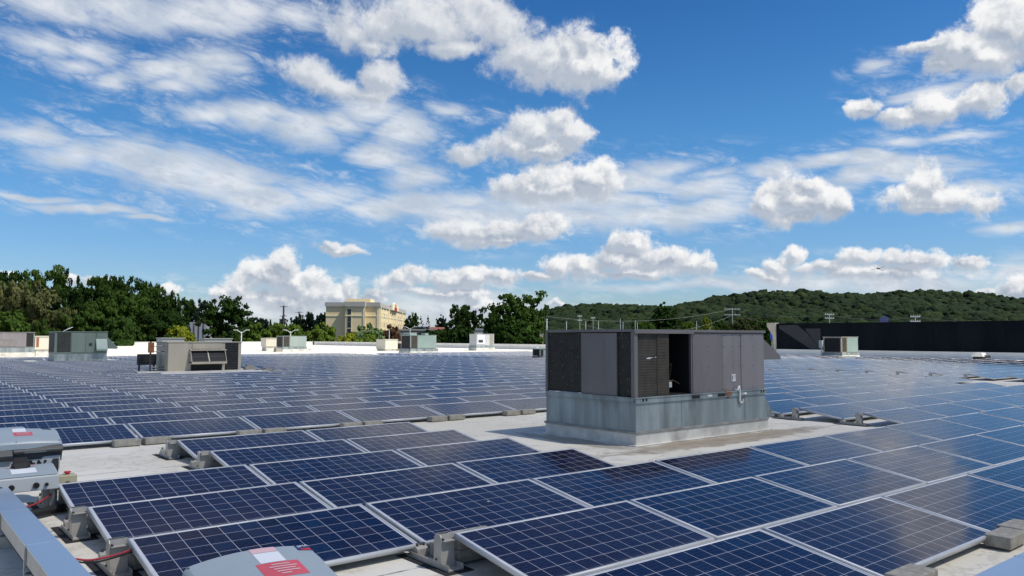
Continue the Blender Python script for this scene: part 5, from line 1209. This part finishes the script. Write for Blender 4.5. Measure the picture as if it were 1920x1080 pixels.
# ------------------------------------------------------------------ lamp posts, utility poles, wires
def lamp(label, x, ytop, dist, arms=True):
    p = pix_pos(x, ytop, dist); t = thing('street_lamp', label, 'street lamp', (p[0], p[1], -8.0), R(-39), 'parking lot lamp posts'); h = p[2] + 8
    mb = MB(); mb.tube([(0, 0, 0), (0, 0, h - (.6 if arms else 0))], .14, 8, .09); mb.build('pole', M_POLE, t)
    if arms:
        for s in (-1, 1):
            mb = MB(); mb.tube([(0, 0, h - .9), (s * .5, 0, h - .5), (s * .9, 0, h - .35)], .06, 6); a = mb.build('arm', M_POLE, t)
            mb = MB(); mb.box(min(s * .8, s * 1.5), max(s * .8, s * 1.5), -.2, .2, h - .36, h - .2); mb.build('lamp_head', M_LGREY, a)
    else:
        mb = MB(); mb.cone((0, 0), .12, .22, h - .1, h + .1, 10); mb.build('lamp_head', M_LGREY, t)
    return t
lamp('white double armed lamp post right of the beige unit', 453, 616, 160)
lamp('white double armed lamp post behind the small pale grey unit', 545, 616, 164)
lamp('white double armed lamp post behind the sage green unit', 769, 610, 165)
lamp('thin single lamp post in front of the red leaved shrub', 730, 617, 165, False)
def upole(label, x, ytop, dist, mat, arms, r=.16, rot=-39, group='utility poles', aw=1.6, base=-8.0):
    p = pix_pos(x, ytop, dist); h = p[2] - base; t = thing('utility_pole', label, 'utility pole', (p[0], p[1], base), R(rot), group)
    mb = MB(); mb.tube([(0, 0, 0), (0, 0, h)], r * 1.2, 8, r * .8); mb.build('pole', mat, t)
    for dz in arms:
        mb = MB(); mb.box(-aw, aw, -.08, .08, h - dz - .1, h - dz + .1); ar = mb.build('crossarm', mat, t)
        for xx in (-aw + .15, -aw * .4, aw * .4, aw - .15):
            mb = MB(); mb.cone((xx, 0), .08, .06, h - dz + .1, h - dz + .35, 6); mb.build('insulator', M_LGREY, ar)
    return (p[0], p[1], base + h), t
upole('taller dark utility pole with crossarms left of the hotel', 532, 573, 330, M_WOOD, (.4, 4.2, 6.6), .42, aw=1.5)
upole('shorter dark utility pole nearer the hotel', 561, 584, 420, M_WOOD, (.5,), .45, aw=2.0)
PP = {}
def up(k, *a, **b): PP[k] = upole(*a, **b)[0]
up(0, 'utility pole with two pale crossarms before the hill, tallest above the large unit', 1373, 577, 300, M_POLE, (.5, 2.6), .12, aw=2.9)
up(1, 'utility pole with pale crossarms above the roof unit at the dark wall', 1555, 588, 220, M_POLE, (.2, 1.2), .12, aw=1.2)
up(2, 'utility pole with pale crossarms at the far right above the dark wall', 1716, 592, 190, M_POLE, (.2, 1.2), .13, aw=1.1)
up(3, 'thin pole with crossarms left of the large unit, before the hill', 1016, 589, 260, M_POLE, (.2,), .09, aw=.7)
up(4, 'thin pole with crossarms above the left corner of the large unit', 1087, 591, 240, M_POLE, (.3, 1.6), .08, aw=.7)
up(5, 'thin pole with crossarms above the left side panel of the large unit', 1112, 595, 230, M_POLE, (.2,), .07, aw=.6)
POSTS = ((1025, 597, .26), (1062, 602, .15), (1098, 602, .13), (1122, 601, .11), (1163, 597, .09), (1168, 603, .10), (1191, 600, .09), (1306, 601, .09), (1331, 613, .10), (1195, 604, .09))
for k, (x, y, r) in enumerate(sorted(POSTS)):
    p = pix_pos(x, y + 3, 170); r *= .62; t = thing('post', '%s grey post from the left standing beyond the large unit' % nth(k + 1), 'post', (p[0], p[1], -8), 0, 'thin posts beyond the large unit')
    mb = MB(); mb.tube([(0, 0, 0), (0, 0, p[2] + 8)], r, 8); mb.build('shaft', M_POLE, t); mb = MB(); mb.cone((0, 0), r * 1.3, r * 1.3, p[2] + 8, p[2] + 8.25, 8); mb.build('cap', M_LGREY, t)
def wire(label, a, b, sag, r=.035, dz=0.0, split=1.1):
    a, b = Vector(a) + Vector((0, 0, dz)), Vector(b) + Vector((0, 0, dz)); mb = MB()
    pts = [a.lerp(b, k / 14) - Vector((0, 0, sag * 4 * (k / 14) * (1 - k / 14))) for k in range(15)]
    mb.tube(pts, r * .62, 4); return tag(mb.build('power_line', paint('pale wire', (.22, .24, .23), .5)), label, 'power line', 'power lines before the hill')
far_r = pix_pos(2050, 604, 150)
wire('power line from the tallest pole towards the left', PP[0], PP[3], 3.0, .045, -.5)
wire('lower power line from the tallest pole towards the left', PP[0], PP[4], 4.5, .045, -2.7)
wire('power line from the tallest pole down to the pole above the wall unit', PP[0], PP[1], 1.2, .035, -.5)
wire('lower power line between the tallest pole and the wall unit pole', PP[0], PP[1], 1.6, .035, -2.4)
wire('power line between the two right poles above the dark wall', PP[1], PP[2], .8, .04, -.3)
wire('power line leaving the far right pole towards the right edge', PP[2], far_r, .6, .04, -.3)
wire('thin line linking the poles above the left corner of the large unit', PP[3], PP[5], 1.0, .03, -.3)
# blue banners
for (x, y, d, l) in ((1447, 619, 130, 'blue banner on a post between the large unit and the tan pier'), (1657, 592, 200, 'dusty blue banner on a post above the dark wall')):
    p = pix_pos(x, y, d); t = thing('banner', l, 'banner', (p[0], p[1], -8), R(-45), 'blue banners'); h = p[2] + 8; k = d / 130
    mb = MB(); mb.tube([(0, 0, 0), (0, 0, h)], .06, 8); mb.build('post', M_POLE, t)
    mb = MB(); mb.prism([(-.28 * k, h - 1.5), (.22 * k, h - 1.5), (.22 * k, h - .7), (.40 * k, h - .7), (.40 * k, h), (-.28 * k, h)] if d < 150 else [(-1.0, h - 1.6), (.9, h - 1.5), (1.1, h - .4), (.2, h), (-.9, h - .5)], 'y', -.09, -.06); mb.build('cloth', paint('blue cloth', (.02, .12, .48), .6) if d < 150 else paint('dusty blue cloth', (.08, .10, .22), .7), t)
t = thing('dragonfly', 'tiny dark dragonfly hovering in front of the right hand cloud bank', 'insect', (5.12, 2.46, 2.225), R(-40))
mb = MB(); mb.tube([(-.010, 0, 0), (-.004, 0, .001), (.004, 0, 0), (.010, 0, -.001)], .0045, 8, .003); mb.build('body', M_BLACK, t, smooth=True)
WG = paint('smoky wing', (.10, .12, .15), .4)
for (a, b) in (((-.006, 0, .002), (-.030, 0, .013)), ((-.008, 0, .0), (-.044, .01, -.006)), ((.006, 0, .003), (.044, .01, .014)), ((.006, 0, 0), (.026, 0, -.014))):
    a, b = Vector(a), Vector(b); s = Vector((0, .004, .0008)); mb = MB(); mb._a([a - s * .4, b - s, b + s, a + s * .4, a - s * .4 + Vector((0, 0, .0006)), b - s + Vector((0, 0, .0006)), b + s + Vector((0, 0, .0006)), a + s * .4 + Vector((0, 0, .0006))], [(0, 1, 2, 3), (4, 7, 6, 5), (0, 4, 5, 1), (1, 5, 6, 2), (2, 6, 7, 3), (3, 7, 4, 0)]); mb.build('wing', WG, t)

# ------------------------------------------------------------------ the cloud overhead that shades the near roof
def overhead_cloud():
    import bmesh
    bm = bmesh.new(); bmesh.ops.create_icosphere(bm, subdivisions=5, radius=1.0)
    for v in bm.verts:
        p = v.co.copy(); q = mnoise.noise(p * 1.6) * .30 + mnoise.noise(p * 3.7) * .18 + mnoise.noise(p * 8) * .08
        v.co = p * (1 + q); v.co.x *= 44; v.co.y *= 38; v.co.z *= 13 if v.co.z > 0 else 6
    me = bpy.data.meshes.new('cloud'); bm.to_mesh(me); bm.free(); me.polygons.foreach_set('use_smooth', np.ones(len(me.polygons), bool))
    mt = bpy.data.materials.new('cloud vapour'); mt.use_nodes = True; T = NT(mt.node_tree); T.n.clear()
    out = T.n.new('ShaderNodeOutputMaterial'); tr = T.n.new('ShaderNodeBsdfTransparent'); df = T.n.new('ShaderNodeBsdfDiffuse'); tl = T.n.new('ShaderNodeBsdfTranslucent'); m1 = T.n.new('ShaderNodeMixShader'); m2 = T.n.new('ShaderNodeMixShader')
    df.inputs[0].default_value = (.9, .9, .9, 1); tl.inputs[0].default_value = (.9, .9, .9, 1); m1.inputs[0].default_value = .5
    T.l.new(df.outputs[0], m1.inputs[1]); T.l.new(tl.outputs[0], m1.inputs[2])
    pos = T.n.new('ShaderNodeTexCoord').outputs['Object']
    f = T.lin(T.noise(pos, .05, 4, .6), .35, .65, .28, .48)
    T.put(m2.inputs[0], f); T.l.new(tr.outputs[0], m2.inputs[1]); T.l.new(m1.outputs[0], m2.inputs[2]); T.l.new(m2.outputs[0], out.inputs[0])
    o = link('cloud', me, mt); o.location = Vector((14, 13, 0)) + SD * 850; tag(o, 'small cumulus cloud passing high above the roof', 'cloud', None, 'stuff')
overhead_cloud()
